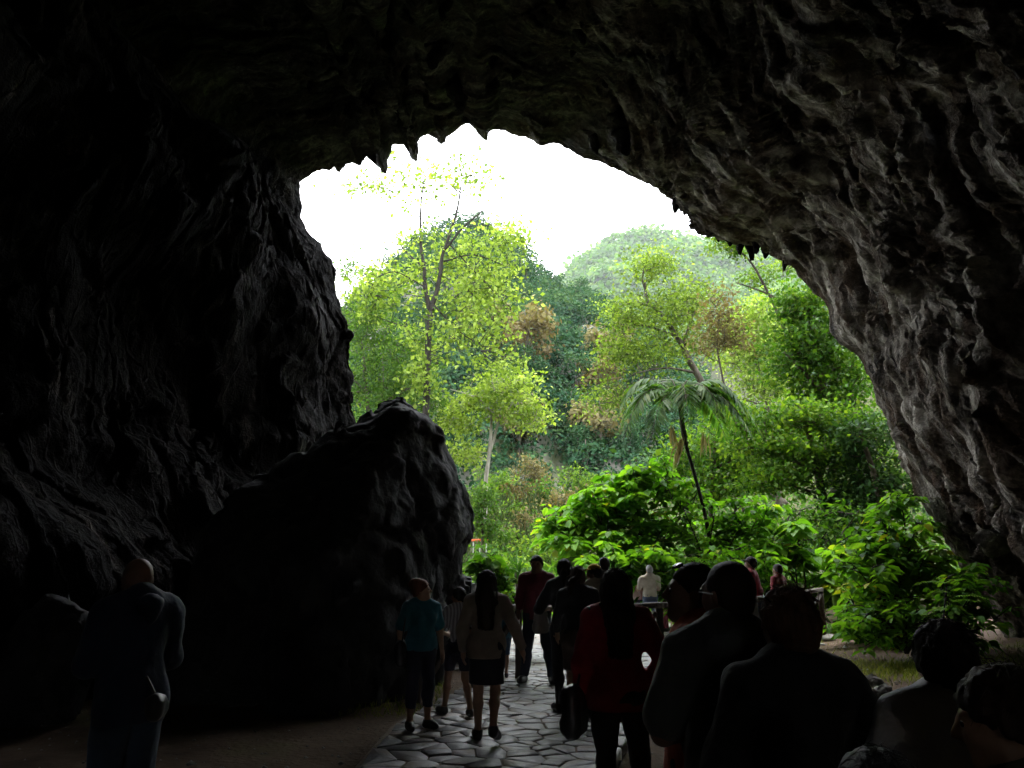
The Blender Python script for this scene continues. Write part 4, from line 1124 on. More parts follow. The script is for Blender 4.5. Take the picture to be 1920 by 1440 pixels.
tree('broadleaf_shrub', 'low dark green shrub at the soil\'s edge behind the boy in the pale tee', stemfan(1700, 1225, 14.2, [(1640, 1150, 14.2), (1700, 1130, 14.2), (1770, 1150, 14.2)]),
     [(1640, 1160, 14.2, 0.69, .6, 0.38, 32), (1720, 1150, 14.2, 0.80, .6, 0.44, 37), (1800, 1170, 14.0, 0.63, .6, 0.44, 27), (1630, 1178, 14.8, 0.57, .6, 0.38, 22), (1780, 1100, 14.4, 0.57, .6, 0.38, 20)], 'broad', .19, 9, seed=27, spread=.25, width=.5, varshift=-.05, **SH)
tree('broadleaf_shrub', 'bright green shrub left of the man in the maroon shirt', stemfan(920, 1160, 15.5, [(905, 1050, 15.5), (940, 1080, 15.5), (960, 1110, 15.5)]),
     [(905, 1050, 15.5, .32, .5, .22, 26), (935, 1080, 15.5, .4, .5, .28, 34), (955, 1125, 15.3, .4, .5, .28, 30), (900, 1120, 15.6, .4, .5, .4, 26), (990, 1140, 15.3, .4, .5, .2, 20)], 'broad', .19, 9, seed=28, spread=.25, width=.5, **SH)
tree('dark_shrub', 'dark olive shrub between the palm foot and the railing', stemfan(1400, 1130, 22.5, [(1360, 1000, 22.5), (1430, 980, 22.5)]),
     [(1380, 1040, 22.5, 1.2, 1.0, .9, 70), (1470, 1000, 23, 1.3, 1.0, 1.0, 70), (1560, 1000, 23, 1.2, 1.0, 1.0, 60), (1430, 1090, 21.5, 1.2, 1, .6, 46)], 'bank', .2, 12, seed=29, spread=.35, width=.5, cat='shrub', mat_bark=M_BARK_DARK, varshift=-.15)

tree('broadleaf_shrub', 'loose green shrub between the palm foot and the capped man at the railing', stemfan(1370, 1160, 19.8, [(1310, 1060, 19.8), (1370, 1040, 19.8), (1420, 1060, 20)]),
     [(1330, 1060, 19.8, .9, .8, .5, 46), (1400, 1050, 20, .9, .8, .5, 44), (1280, 1100, 20, .8, .8, .5, 30), (1440, 1110, 19.8, .8, .7, .5, 30)], 'broad', .25, 8, seed=61, spread=.35, width=.5, **SH)
tree('broadleaf_shrub', 'low ragged green shrub right of the railing\'s end post', stemfan(1615, 1205, 17.2, [(1600, 1130, 17.2), (1600, 1110, 17.2), (1640, 1140, 17)]),
     [(1610, 1145, 17.4, .6, .6, .4, 26), (1620, 1160, 17, .7, .6, .35, 28), (1625, 1180, 17.4, .5, .6, .25, 17), (1680, 1185, 16.4, .7, .6, .25, 25)], 'broad', .19, 8, seed=62, spread=.3, width=.5, varshift=-.05, **SH)
tree('broadleaf_shrub', 'straggling green shrub in the dark crevice at the wall\'s foot', stemfan(1800, 1215, 14.6, [(1770, 1130, 14.6), (1820, 1110, 14.6), (1850, 1150, 14.4)]),
     [(1790, 1110, 14.6, .5, .5, .4, 20), (1840, 1140, 14.4, .45, .5, .35, 17), (1760, 1180, 14.2, .5, .5, .2, 17), (1850, 1080, 14.8, .35, .4, .2, 8)], 'broad', .19, 8, seed=63, spread=.3, width=.5, varshift=-.1, **SH)
# pinnate sapling near the wall
def pinnate(L, a, d0, length, n, size, var, sag=.35):
    d0 = unit(np.asarray(d0, float)); t = np.linspace(0, 1, n)
    pts = a + d0 * length * t[:, None] + np.array([0, 0, -sag * length]) * (t ** 2)[:, None]
    side = unit(np.cross(d0, (0, 0, 1)))
    for s_ in (1, -1):
        L.add(pts[2:], side * s_ + d0 * .35 + np.array([0, 0, -.12]), (0, 0, 1), size * (1 - .45 * t[2:] ** 2), np.clip(var + rng.normal(0, .12, n - 2), 0, 1), .36)
    return pts
root = link('pinnate_sapling', None, loc=P(1760, 1215, 12.2), label='sapling with feathery rows of small leaflets beside the dark rock crevice', category='sapling')
wood = MB()
b0 = P(1760, 1215, 12.2)
wood.tube(catmull([(0, 0, -.1), P(1770, 1150, 12.2) - b0, P(1775, 1100, 12.2) - b0], 4), np.linspace(.02, .01, 9), 5)
for k, (px, py, dx, dy, dz, ln) in enumerate([(1775, 1095, -1, -.2, .35, .55), (1790, 1100, .45, -.3, .9, .62), (1770, 1110, -.6, -.5, .2, .5), (1780, 1120, .8, -.4, .3, .5), (1775, 1140, -.9, -.3, .1, .45), (1785, 1130, .9, .2, .35, .45), (1775, 1098, .1, -.8, .5, .5)]):
    Lf = Leaves(); pts_ = pinnate(Lf, P(px, py, 12.2) - b0, (dx, dy, dz), ln, 15, .115, .7)
    wood.tube(np.concatenate([[P(1775, 1110 + k * 3, 12.2) - b0], pts_[::3]]), .005, 4, False)
    link('leaf', Lf.mesh('leaf', True), M_LEAF['broad'], root)
link('stem', wood.done('stem'), M_BARK_DARK, root)

# ------------------------------------------------------------------ palm
pb = P(1345, 1075, 21.5); pc = P(1275, 752, 21.5)
palm = link('palm', None, loc=pb, label='slender palm with a leaning thin trunk and drooping feather fronds', category='palm tree')
w = MB(); pp = catmull([(0, 0, -.8), P(1325, 980, 21.5) - pb, P(1305, 900, 21.5) - pb, P(1288, 840, 21.5) - pb, P(1280, 800, 21.5) - pb, pc - pb], 6)
w.tube(pp, np.interp(np.linspace(0, 1, len(pp)), [0, .3, .6, .75, .9, 1], [.055, .045, .05, .075, .07, .06]) * rng.uniform(.93, 1.07, len(pp)), 9)
link('trunk', w.done('trunk'), M_BARK_DARK, palm)
M_FROND = M_LEAF['palm']
FR = [(195, 1.9, .75), (165, 1.7, .5), (215, 2.1, .25), (235, 1.9, .0), (20, 1.8, .6), (-10, 2.1, .4), (-35, 2.0, .15), (60, 1.4, 1.2), (100, 1.3, 1.4), (140, 1.5, .95), (300, 1.6, .5), (265, 1.8, .4), (330, 1.8, .7), (35, 1.8, .25)]
for (az, ln, el) in FR:
    ln *= 1.2; el += .36
    a = RAD(az); d0 = np.array([math.cos(a), math.sin(a) * .9, 0])
    t = np.linspace(0, 1, 34)
    r_ = ln * (t * (1 - .15 * t)); zz = ln * (el * t - (el * .55 + .78) * t ** 2.2)
    rach = (pc - pb) + d0 * r_[:, None] + np.stack([0 * t, 0 * t, zz], 1)
    tan = unit(np.gradient(rach, axis=0)); side = unit(np.cross(tan, (0, 0, 1)))
    Lf = Leaves()
    env = np.sin(np.clip(t * .9 + .1, 0, 1) * math.pi) ** .5
    for s_ in (1, -1):
        dirs = unit(side * s_ * .75 + tan * .55 + np.array([0, 0, -.48]) + rng.normal(0, .07, (34, 3)))
        Lf.add(rach[4:], dirs[4:], unit(np.cross(dirs, tan) * s_)[4:], (.66 * env * rng.uniform(.85, 1.1, 34))[4:], np.clip(rng.normal(.5, .2, 30), 0, 1), .095)
        Lf.add((rach[4:-1] + rach[5:]) / 2, dirs[4:-1] + rng.normal(0, .05, (29, 3)), unit(np.cross(dirs, tan) * s_)[4:-1], (.62 * env * rng.uniform(.85, 1.1, 34))[4:-1], np.clip(rng.normal(.5, .2, 29), 0, 1), .095)
    fo = link('frond', Lf.mesh('frond'), M_FROND, palm)
    mb = MB(); mb.tube(rach[::3], np.linspace(.022, .005, len(rach[::3])), 5); link('midrib', mb.done('midrib'), M_BARK, fo)
for k, (px, py) in enumerate([(1290, 860)]):           # hanging dead fronds and yellowing sheaths
    Lf = Leaves(); a0 = P(1283, 815, 21.5) - pb; n = 16
    Lf.add(a0 + rng.normal(0, .05, (n, 3)), np.array([rng.normal(0, .15), -.2, -1]) + rng.normal(0, .12, (n, 3)), rng.normal(size=(n, 3)), rng.uniform(.6, 1.15, n), rng.random(n) * .5, .06)
    link('dead_frond', Lf.mesh('dead_frond'), M_BARK if k else M_LEAF['dry'], palm)
for px, dy in ((1262, 30), (1318, 40)):
    Lf = Leaves(); n = 16
    Lf.add(P(px, 770 + dy, 21.3) - pb + rng.normal(0, .05, (n, 3)), np.array([0, 0, -1]) + rng.normal(0, .1, (n, 3)), rng.normal(size=(n, 3)), rng.uniform(.4, .7, n), .8 + .2 * rng.random(n), .09)
    link('dead_frond', Lf.mesh('dead_frond'), M_LEAF['dry'], palm)

# spiky plant beyond the path, grass at the soil's edge
b0 = P(968, 1098, 19.5); Lf = Leaves(); n = 60
a = rng.uniform(0, 6.28, n); e = rng.uniform(.5, 2.2, n)
Lf.add(np.stack([0*a, 0*a, rng.uniform(0, .35, n)], 1), np.stack([np.cos(a), np.sin(a), e], 1), np.stack([-np.cos(a) * e, -np.sin(a) * e, 1 + 0*a], 1), rng.uniform(.4, .75, n), rng.random(n) * .6, .07)
sp = link('spiky_plant', None, loc=b0, label='spiky narrow-leaved plant behind the man in the maroon shirt', category='plant')
link('foliage', Lf.mesh('foliage'), M_LEAF['palm'], sp)
w = MB(); w.tube([(0, 0, -1.2), (0.02, 0, -.4), (0, 0, .3)], (.04, .035, .03), 6); link('stem', w.done('stem'), M_BARK, sp)
Lf = Leaves(); n = 5200
x = rng.normal(G(1690, 14)[0], 1.0, n); y = rng.normal(13.4, .8, n); x2 = rng.uniform(5, 9.5, 900); y2 = rng.uniform(13, 18, 900)
x3 = rng.uniform(-2.2, -.9, 900); y3 = rng.uniform(9.5, 12, 900)
x, y = np.concatenate([x, x2, x3]), np.concatenate([y, y2, y3]); n = len(x)
Lf.add(np.stack([x, y, ground_z(x, y)], 1), np.stack([rng.normal(0, .6, n), rng.normal(0, .6, n), np.ones(n)], 1), rng.normal(size=(n, 3)), rng.uniform(.04, .14, n), rng.random(n), .09)
link('grass', Lf.mesh('grass'), M_LEAF['grass'], kind='stuff', label='thin yellow green grass at the edge of the bare soil', category='grass')

# ------------------------------------------------------------------ railing at the mouth
M_WOOD = noise_mat('dark weathered wood', [(.3, (.03, .024, .018)), (.7, (.10, .08, .06))], 3, .7, .6, 30, .01, stretch=(4, 4, .6))
def railing(pts, label, braces=True):
    """posts at pts with a flat top rail, and a diagonal brace in each bay"""
    base = np.array(pts[0]); base = base * (1, 1, 0)
    root = link('railing', None, loc=base, label=label, category='railing', group='railings along the path')
    q = []
    for p in pts:
        g = ground_z(np.array([p[0]]), np.array([p[1]]))[0]; q.append(np.array([p[0], p[1], max(g, -.02)]) - base)
    for p in q:
        mb = MB(); mb.box(p - (0, 0, .15), p + (0, 0, 1.0), .11, .11, up=(0, 1, 0), jit=.004); link('post', mb.done('post', False), M_WOOD, root)
    for a, b in zip(q[:-1], q[1:]):
        d = (b - a) / np.linalg.norm(b - a)
        mb = MB(); mb.box(a - d * .08 + (0, 0, 1.045), b + d * .06 + (0, 0, 1.045), .13, .085, jit=.003); link('top_rail', mb.done('top_rail', False), M_WOOD, root)
        if braces:
            mb = MB(); mb.box(a + (0, 0, .12) + d * .08, b + (0, 0, .92) - d * .08, .07, .09, jit=.003); link('brace', mb.done('brace', False), M_WOOD, root)
    return root
railing([G(1110, 12.4), G(1240, 13.1), G(1345, 14.0), G(1420, 15.4), G(1480, 17.4), G(1545, 19.6)], 'dark wooden railing with diagonal braces running back to the shrubs, right of the path')
railing([G(780, 10.6), G(880, 11.6), G(972, 12.5)], 'dark wooden railing on the left of the path beside the boulder')
mbp = MB()

# small stall with an orange awning beyond the boulder
M_ORANGE = plain_mat('orange awning cloth', (.75, .12, .04), .7)
M_WHITE = plain_mat('grey paint', (.35, .35, .33), .6)
c0 = P(900, 1040, 44)
stall = link('stall', None, loc=c0, label='small stall with an orange awning far behind the boulder\'s right edge', category='stall')
mb = MB(); mb.box((-.45, 0, .75), (.42, 0, .80), 1.0, .10); link('awning', mb.done('awning', False), M_ORANGE, stall)
for dx in (-.35, 0, .35):
    mb = MB(); mb.box((dx, -.3, -1.2), (dx, -.3, .7), .06, .06, up=(0, 1, 0)); link('post', mb.done('post', False), M_WHITE, stall)

# ------------------------------------------------------------------ people
def skin_mat(name, c): 
    return noise_mat(name, [(.35, tuple(np.array(c) * .85)), (.65, c)], 14, .5, .12, 120, .003, 3, .4)
SK = {'dark': skin_mat('dark brown skin', (.16, .085, .055)), 'tan': skin_mat('tan skin', (.34, .20, .13)), 'light': skin_mat('light skin', (.48, .31, .22))}
_cl = {}
def cloth(c, rough=.8, sheen=.1):
    k = tuple(round(float(v), 3) for v in c)
    if k not in _cl: _cl[k] = plain_mat('cloth %d' % len(_cl), c, rough, 0, .25, .18, 9, .4, 45, None, sheen)
    return _cl[k]
M_CAMO = noise_mat('mottled green cloth', [(.42, (.03, .04, .02)), (.5, (.10, .11, .06)), (.58, (.19, .19, .13))], 9, .9, .2, 60, .005, 2)
def stripe_mat(name, a, b, freq):
    m, N, L, out = mat_new(name)
    tc = N.new('ShaderNodeTexCoord'); w = N.new('ShaderNodeTexWave'); w.wave_type = 'BANDS'; w.bands_direction = 'X'
    w.inputs['Scale'].default_value = freq; w.inputs['Distortion'].default_value = .6; L.new(tc.outputs['Object'], w.inputs[0])
    r = ramp(N, [(.45, a), (.55, b)]); L.new(w.outputs[0], r.inputs[0])
    p = N.new('ShaderNodeBsdfPrincipled'); p.inputs['Roughness'].default_value = .85; L.new(r.outputs[0], p.inputs[0]); L.new(p.outputs[0], out.inputs[0]); return m
M_STRIPE = stripe_mat('red and white stripes', (.62, .60, .58), (.35, .05, .06), 9)
M_HSTRIPE = stripe_mat('grey and dark stripes', (.36, .35, .36), (.18, .17, .19), 7)
_hm = {}
def hair_mat(c):
    k = tuple(c)
    if k not in _hm: _hm[k] = noise_mat('hair %d' % len(_hm), [(.35, tuple(np.array(c) * .6)), (.65, tuple(c))], 60, .62, .5, 240, .003, 3, .2, stretch=(1, 1, .10))
    return _hm[k]
M_EYE = plain_mat('eye', (.05, .04, .035), .15, 0, .6, .1)
M_SHADES = plain_mat('dark glossy plastic', (.02, .018, .018), .12, 0, .7, .1)
M_METAL = plain_mat('shiny metal', (.6, .6, .6), .2, 0, .8, .1)
M_BLACKL = plain_mat('black leather', (.02, .02, .022), .4, 0, .5, .2)
M_SHOE = plain_mat('dark shoe', (.035, .03, .028), .35, 0, .6, .2)

def rotz(a):
    c, s = math.cos(a), math.sin(a); return np.array([[c, -s, 0], [s, c, 0], [0, 0, 1.0]])
def rotx(a):
    c, s = math.cos(a), math.sin(a); return np.array([[1, 0, 0], [0, c, -s], [0, s, c]])

LEGS = {'stand': dict(kL=(-.10, .015, .49), aL=(-.11, -.02, .085), kR=(.10, .015, .49), aR=(.11, -.02, .085)),
        'wide': dict(kL=(-.15, .03, .49), aL=(-.20, 0, .085), kR=(.14, .02, .49), aR=(.19, -.04, .085)),
        'walkR': dict(kL=(-.09, .10, .49), aL=(-.09, .12, .085), kR=(.09, .02, .48), aR=(.09, -.24, .19)),
        'walkL': dict(kR=(.09, .10, .49), aR=(.09, .12, .085), kL=(-.09, .02, .48), aL=(-.09, -.24, .19)),
        'stepL': dict(kL=(-.10, .14, .50), aL=(-.11, .24, .085), kR=(.10, -.02, .49), aR=(.11, -.20, .10)),
        'stepR': dict(kR=(.10, .14, .50), aR=(.11, .24, .085), kL=(-.10, -.02, .49), aL=(-.11, -.20, .10)),
        'weight': dict(kL=(-.09, .02, .49), aL=(-.08, -.02, .085), kR=(.15, .07, .48), aR=(.20, .05, .085))}
ARMS = {'down': dict(eL=(-.25, -.03, 1.10), wL=(-.26, .02, .86), eR=(.25, -.03, 1.10), wR=(.26, .02, .86)),
        'front': dict(eL=(-.27, .0, 1.11), wL=(-.10, .20, 1.06), eR=(.27, .0, 1.11), wR=(.10, .20, 1.06)),
        'held': dict(eL=(-.24, .05, 1.12), wL=(-.10, .26, 1.22), eR=(.24, .05, 1.12), wR=(.08, .27, 1.22)),
        'fold': dict(eL=(-.25, .08, 1.12), wL=(.06, .19, 1.12), eR=(.25, .08, 1.12), wR=(-.06, .20, 1.17)),
        'swing': dict(eL=(-.24, .05, 1.11), wL=(-.24, .20, .93), eR=(.25, -.10, 1.11), wR=(.27, -.08, .87)),
        'outR': dict(eL=(-.24, -.02, 1.10), wL=(-.24, .06, .87), eR=(.29, -.05, 1.13), wR=(.36, .03, .90)),
        'hipR': dict(eL=(-.24, -.02, 1.10), wL=(-.23, .05, .87), eR=(.30, -.09, 1.13), wR=(.225, .04, .93)),
        'bagL': dict(eL=(-.31, .02, 1.13), wL=(-.12, .18, 1.14), eR=(.25, -.03, 1.10), wR=(.26, .02, .86))}

def person(label, px, Y, h, heading=0, width=1.0, legs='stand', arms='down', head=(0, 0), skin='tan', top=None, bottom=None, hair=None, shoes=True, female=False, belly=0.0, vox=.011,
           child=False, extras=(), lean=0.0, gz=None):
    """built 1.70 m tall and scaled; local +Y is the way the body faces. head = (turn, nod) in degrees."""
    sc = h / 1.70; vox *= 1.22 if Y < 5.6 or vox < .0097 else 1.5
    J = dict(LEGS[legs]); J.update(ARMS[arms])
    J = {k: np.array(v, float) for k, v in J.items()}
    hs = 1.16 if child else 1.0
    wd = width
    for k in ('kL', 'aL', 'kR', 'aR'): J[k][0] *= (1 + (wd - 1) * .5)
    for k in ('eL', 'wL', 'eR', 'wR'): J[k][0] += math.copysign((wd - 1) * .17, J[k][0]) if abs(J[k][0]) > .15 else 0
    shw = (.165 if female else .185) * wd * (.92 if child else 1)
    shz = 1.385 - max(wd - 1, 0) * .13
    sL, sR = np.array([-shw, -.01, shz]), np.array([shw, -.01, shz])
    if lean:
        def ln(p):
            q = p - (0, 0, .95); return rotx(-lean) @ q + (0, 0, .95) if p[2] > .86 else p
        for k in ('eL', 'wL', 'eR', 'wR'): J[k] = ln(J[k])
    else: ln = lambda p: p
    gir = 1 + (wd - 1) * .8
    lo = np.array([-.55 * max(1, wd), -.5, -.02]); hi = np.array([.55 * max(1, wd), .55, 1.80])
    A = {}
    def hand(F, e, w, side):
        d = unit(w - e); fwd = np.array([0, 1.0, 0])
        inward = np.array([-side, 0, 0.0]); n = unit(inward - d * inward.dot(d)) if abs(d.dot(inward)) < .9 else unit(np.cross(d, fwd))
        s_ = np.cross(d, n) * side; s_ = s_ if s_.dot(fwd + (0, 0, .3)) > 0 else -s_
        F.cone(w, w + d * .05, .026, .030, .02); F.cone(w + d * .03 + s_ * .018, w + d * .085 + s_ * .026, .017, .014, .015); F.cone(w + d * .03 - s_ * .018, w + d * .08 - s_ * .026, .017, .013, .015)
        for j, (o_, ln_) in enumerate(((.030, .068), (.010, .077), (-.011, .070), (-.031, .055))):
            a = w + d * (.085 - .003 * j) + s_ * o_; d1 = unit(d + n * .18 + s_ * o_ * 2.0); b = a + d1 * ln_ * .5; d2 = unit(d + n * .62 + s_ * o_); c = b + d2 * ln_ * .5
            F.cone(a, b, .0098, .009, .006); F.cone(b, c, .009, .0072, .004)
        a = w + d * .028 + s_ * .032; b = a + unit(d + s_ * .75 + n * .3) * .038; F.cone(a, b, .0125, .011, .012); F.cone(b, b + unit(d + s_ * .25 + n * .35) * .032, .0105, .008, .004)
    def torso(F, g=0.0, k=.06):
        t = lambda *p: ln(np.array(p))
        F.ell(t(0, -.005, 1.26), (.150 * wd, .105 * gir, .17), k, g=g)
        F.cone(sL * (.82, 1, 1), sR * (.82, 1, 1), .060, .060, k, g=g) if not lean else F.cone(ln(sL * (.82, 1, 1)), ln(sR * (.82, 1, 1)), .06, .06, k, g=g)
        F.cone(t(0, -.02, 1.38), t(0, -.012, 1.46), .075, .058, k, g=g)
        for s_ in (-1, 1): F.cone(t(s_ * .03, -.03, 1.465), t(s_ * shw * .86, -.015, shz + .01), .042, .052, .05, g=g)
        F.ell(t(0, .0, 1.08), ((.118 if female else .135) * gir, .092 * gir + belly * .4, .15), k, g=g)
        if belly: F.ell(t(0, .05 + belly, 1.05), (.12 * gir, .09, .12), k, g=g)
        F.ell(np.array((0, -.01, .94)), ((.172 if female else .158) * gir, .115 * gir, .12), k, g=g)
        for s_ in (-1, 1):
            F.ell((s_ * .075, -.055, .90), (.085, .085, .09), .05, g=g)
            if female: F.ell(t(s_ * .07, .085, 1.25), (.058, .06, .06), .04, g=g)
            else: F.ell(t(s_ * .075, .06, 1.29), (.08, .05, .065), .04, g=g)
    def arm(F, s, e, w, g=0.0, frac=1.0):
        F.cone(s, e, .052 * gir, .040 * gir, .04, g=g); F.cone(e, w, .041 * gir, .026, .02, g=g)
    def leg(F, side, g=0.0, k=.05):
        hp = np.array([side * .085 * gir, -.005, .90]); kn, an = (J['kL'], J['aL']) if side < 0 else (J['kR'], J['aR'])
        F.cone(hp, kn, .088 * gir, .053, k, g=g); mid_ = kn * .68 + an * .32 + (0, -.022, 0)
        F.cone(kn, mid_, .050, .054, .03, g=g); F.cone(mid_, an, .052, .034, .03, g=g)
    def foot(F, side, g=0.0):
        an = J['aL'] if side < 0 else J['aR']; kn = J['kL'] if side < 0 else J['kR']
        lift = max(an[2] - .085, 0); dn = -min(lift * 4, .9)
        d = unit(np.array([side * .22, 1.0, dn]))
        heel = an + np.array([0, -.025, -.048]); toe = heel + d * .19; toe[2] = max(toe[2], .026) if lift < .02 else toe[2]
        F.cone(an, heel, .034, .033, .03, g=g); F.cone(heel, toe - d * .05, .032, .034, .03, g=g); F.cone(an + d * .02 - (0, 0, .012), toe, .034, .024, .04, g=g)
    RH = rotz(RAD(head[0])) @ rotx(RAD(-head[1]))
    piv = ln(np.array([0, -.008, 1.475]))
    H = lambda x, y, z: piv + RH @ (np.array([x, y, z - 1.475]) * hs)
    def skull(F, g=0.0, face=True):
        Rm = RH
        F.cone(ln(np.array([0, -.018, 1.40])), H(0, -.005, 1.54), .060 * (1 + (wd - 1) * .5), .054 * (1 + (wd - 1) * .4), .04, g=g)
        F.ell(H(0, -.008, 1.607), np.array((.077, .096, .093)) * hs, .03, Rm, g=g)
        F.ell(H(0, .03, 1.56), np.array((.063, .072, .085)) * hs, .03, Rm, g=g)
        if face:
            F.cone(H(-.045, .015, 1.515), H(0, .075, 1.492), .024 * hs, .022 * hs, .03); F.cone(H(.045, .015, 1.515), H(0, .075, 1.492), .024 * hs, .022 * hs, .03)
            F.cone(H(-.045, .082, 1.612), H(.045, .082, 1.612), .011 * hs, .011 * hs, .02)
            for s_ in (-1, 1):
                F.ell(H(s_ * .032, .104, 1.592), np.array((.018, .014, .011)) * hs, .012, Rm, sub=True)
                F.ell(H(s_ * .079, -.012, 1.575), np.array((.010, .021, .031)) * hs, .008, Rm)
                F.cone(H(s_ * .04, .07, 1.56), H(s_ * .03, .075, 1.55), .02 * hs, .018 * hs, .03)
            F.cone(H(0, .098, 1.603), H(0, .120, 1.566), .009 * hs, .013 * hs, .012); F.cone(H(-.012, .108, 1.56), H(.012, .108, 1.56), .009 * hs, .009 * hs, .008)
            F.cone(H(-.022, .092, 1.534), H(.022, .092, 1.534), .008 * hs, .008 * hs, .01); F.cone(H(-.018, .09, 1.522), H(.018, .09, 1.522), .009 * hs, .009 * hs, .01)
            F.cone(H(-.024, .103, 1.528), H(.024, .103, 1.528), .002, .002, .006, sub=True)
    # body
    F = Field(lo, hi, vox)
    torso(F); 
    sLl, sRl = ln(sL), ln(sR)
    arm(F, sLl, J['eL'], J['wL']); arm(F, sRl, J['eR'], J['wR'])
    leg(F, -1); leg(F, 1)
    hand(F, J['eL'], J['wL'], -1); hand(F, J['eR'], J['wR'], 1)
    foot(F, -1); foot(F, 1); skull(F)
    gp = G(px, Y, h * .94); gp[2] = 0
    z0 = ground_z(gp[:1], gp[1:2])[0] if gz is None else gz
    l_, r_ = path_edges(Y)
    if l_ < gp[0] < r_: z0 = .018
    gp[2] = z0
    root = link('person', F.mesh('person'), SK[skin], loc=gp, rotz=RAD(heading), label=label, category='person')
    root.scale = (sc, sc, sc)
    def part(name, F, mat):
        me = F.mesh(name)
        return link(name, me, mat, root) if me else None
    # eyes
    for s_ in (-1, 1):
        E = Field(H(s_ * .032, .086, 1.592) - .025, H(s_ * .032, .086, 1.592) + .025, .005); E.ell(H(s_ * .032, .086, 1.592), (.0125, .0125, .0125), 0); part('eye', E, M_EYE)
    # top: dict(mat, sleeve 0..1 of the whole arm, hem z, g)
    if top:
        F = Field(lo, hi, vox); g = top.get('g', .014)
        torso(F, g, .07)
        for s_, e, w in ((sLl, J['eL'], J['wL']), (sRl, J['eR'], J['wR'])):
            f = top.get('sleeve', .45)
            if f > 0:
                if f <= .5: F.cone(s_, s_ + (e - s_) * f / .5, .056 * gir, .050 * gir, .04, g=g + .004)
                else:
                    F.cone(s_, e, .054 * gir, .044 * gir, .04, g=g); F.cone(e, e + (w - e) * (f - .5) / .5, .044 * gir, .032, .02, g=g)
        hem = top.get('hem', .88)
        if hem < .9: F.cone((0, -.01, .98), (0, -.01, hem), .165 * gir, (.165 + top.get('flare', .01)) * gir, .05, g=g * .6, flat=.72)
        F.noise(.015, (6, 6, 4.5), px * .37, 3)
        F.plane((0, 0, hem), (0, 0, -1))
        nk = ln(np.array([0, .03, top.get('neck', 1.475)])); F.ell(nk + (0, .0, .03), (.075, .085, .05), .012, sub=True)
        part(top.get('name', 'shirt'), F, top['mat'])
        if top.get('collar'):
            F = Field(lo, hi, vox * .8); c = ln(np.array([0, -.02, 1.445]))
            F.cone(c - (0, 0, .03), c + (0, .0, .035), .082 * (1 + (wd - 1) * .5), .072 * (1 + (wd - 1) * .5), 0); F.cone(c - (0, 0, .06), c + (0, 0, .10), .064 * (1 + (wd - 1) * .5), .060 * (1 + (wd - 1) * .5), 0, sub=True)
            F.plane(c + (0, .075, 0), (0, 1, .2)); F.noise(.004, 14, 3); part('collar', F, top['mat'])
        if top.get('hood'):
            F = Field(lo, hi, vox); c = ln(np.array([0, -.10, 1.43]))
            F.cone(c + (-.07, .03, .02), c + (0, -.035, 0), .045, .055, .04); F.cone(c + (.07, .03, .02), c + (0, -.035, 0), .045, .055, .04); F.cone(c + (0, -.035, 0), c + (0, -.03, -.09), .05, .03, .05)
            F.noise(.010, 12, 1); part('hood', F, top['mat'])
    if bottom:
        F = Field(lo, hi, vox); g = bottom.get('g', .012); zc = bottom.get('to', .09)
        F.ell((0, -.01, .94), ((.172 if female else .158) * gir, .115 * gir, .12), .05, g=g)
        for s_ in (-1, 1): F.ell((s_ * .075, -.055, .90), (.085, .085, .09), .05, g=g)
        if bottom.get('skirt'):
            F.cone((0, -.01, .95), (0, .02, zc), .15 * gir, .165 * gir, .06, g=g, flat=.75); leg(F, -1, g * .6); leg(F, 1, g * .6)
        else: leg(F, -1, g + bottom.get('loose', 0.0), .03); leg(F, 1, g + bottom.get('loose', 0.0), .03)
        F.noise(.013, (7, 7, 5), px * .11, 3)
        if bottom.get('skirt') or zc > .4: F.plane((0, 0, zc), (0, 0, -1))
        else:
            for s_ in (-1, 1):
                an = J['aL'] if s_ < 0 else J['aR']; kn = J['kL'] if s_ < 0 else J['kR']; ax_ = unit(an - kn); cutp = kn + (an - kn) * (1 - (zc - .09) / .40)
                Z_ = F._xyz((slice(None),) * 3); sd = (Z_[0] * s_ > 0) & np.ones(F.n, bool)
                d = ((Z_[0] - cutp[0]) * ax_[0] + (Z_[1] - cutp[1]) * ax_[1] + (Z_[2] - cutp[2]) * ax_[2]).astype(np.float32)
                F.D = np.where(sd, np.maximum(F.D, d), F.D)
        F.plane((0, 0, 1.03), (0, 0, 1))
        part(bottom.get('name', 'trousers'), F, bottom['mat'])
    if shoes:
        for s_ in (-1, 1):
            an = J['aL'] if s_ < 0 else J['aR']
            F = Field(an - (.12, .16, .14), an + (.14, .30, .10), vox); foot(F, s_, .010); F.plane(an + (0, 0, .012), (0, 0, 1)); F.noise(.003, 20, 2)
            part('shoe', F, shoes if not isinstance(shoes, bool) else M_SHOE)
    if hair:
        F = Field(lo, hi, vox * .9); st, c = hair['style'], hair['mat']; g = hair.get('g', .012)
        R3 = RH
        F.ell(H(0, -.014, 1.612), np.array((.078, .097, .094)) * hs, .02, R3, g=g)
        if st != 'long': F.ell(H(0, -.03, 1.575), np.array((.072, .078, .085)) * hs, .02, R3, g=g)
        front = unit(RH @ np.array([0, .62, -.78])); F.plane(H(0, .055, 1.605), front, .012)
        if st == 'crop': F.plane(H(0, 0, 1.535), RH @ np.array([0, .3, -1.0]), .01)
        if st in ('long', 'longer'):
            bot = hair.get('to', 1.22)
            F.cone(H(0, -.035, 1.60), ln(np.array([0, -.105, 1.42])), .088 * hs, .10, .05); F.cone(ln(np.array([0, -.105, 1.42])), ln(np.array([0, -.13, bot])), .10, .082, .04); F.plane(ln(np.array([0, -.13, bot - .03])), (0, 0, -1.0), .02)
            for s_ in (-1, 1): F.cone(H(s_ * .06, -.01, 1.60), ln(np.array([s_ * .095, -.06, 1.38])), .038, .042, .04)
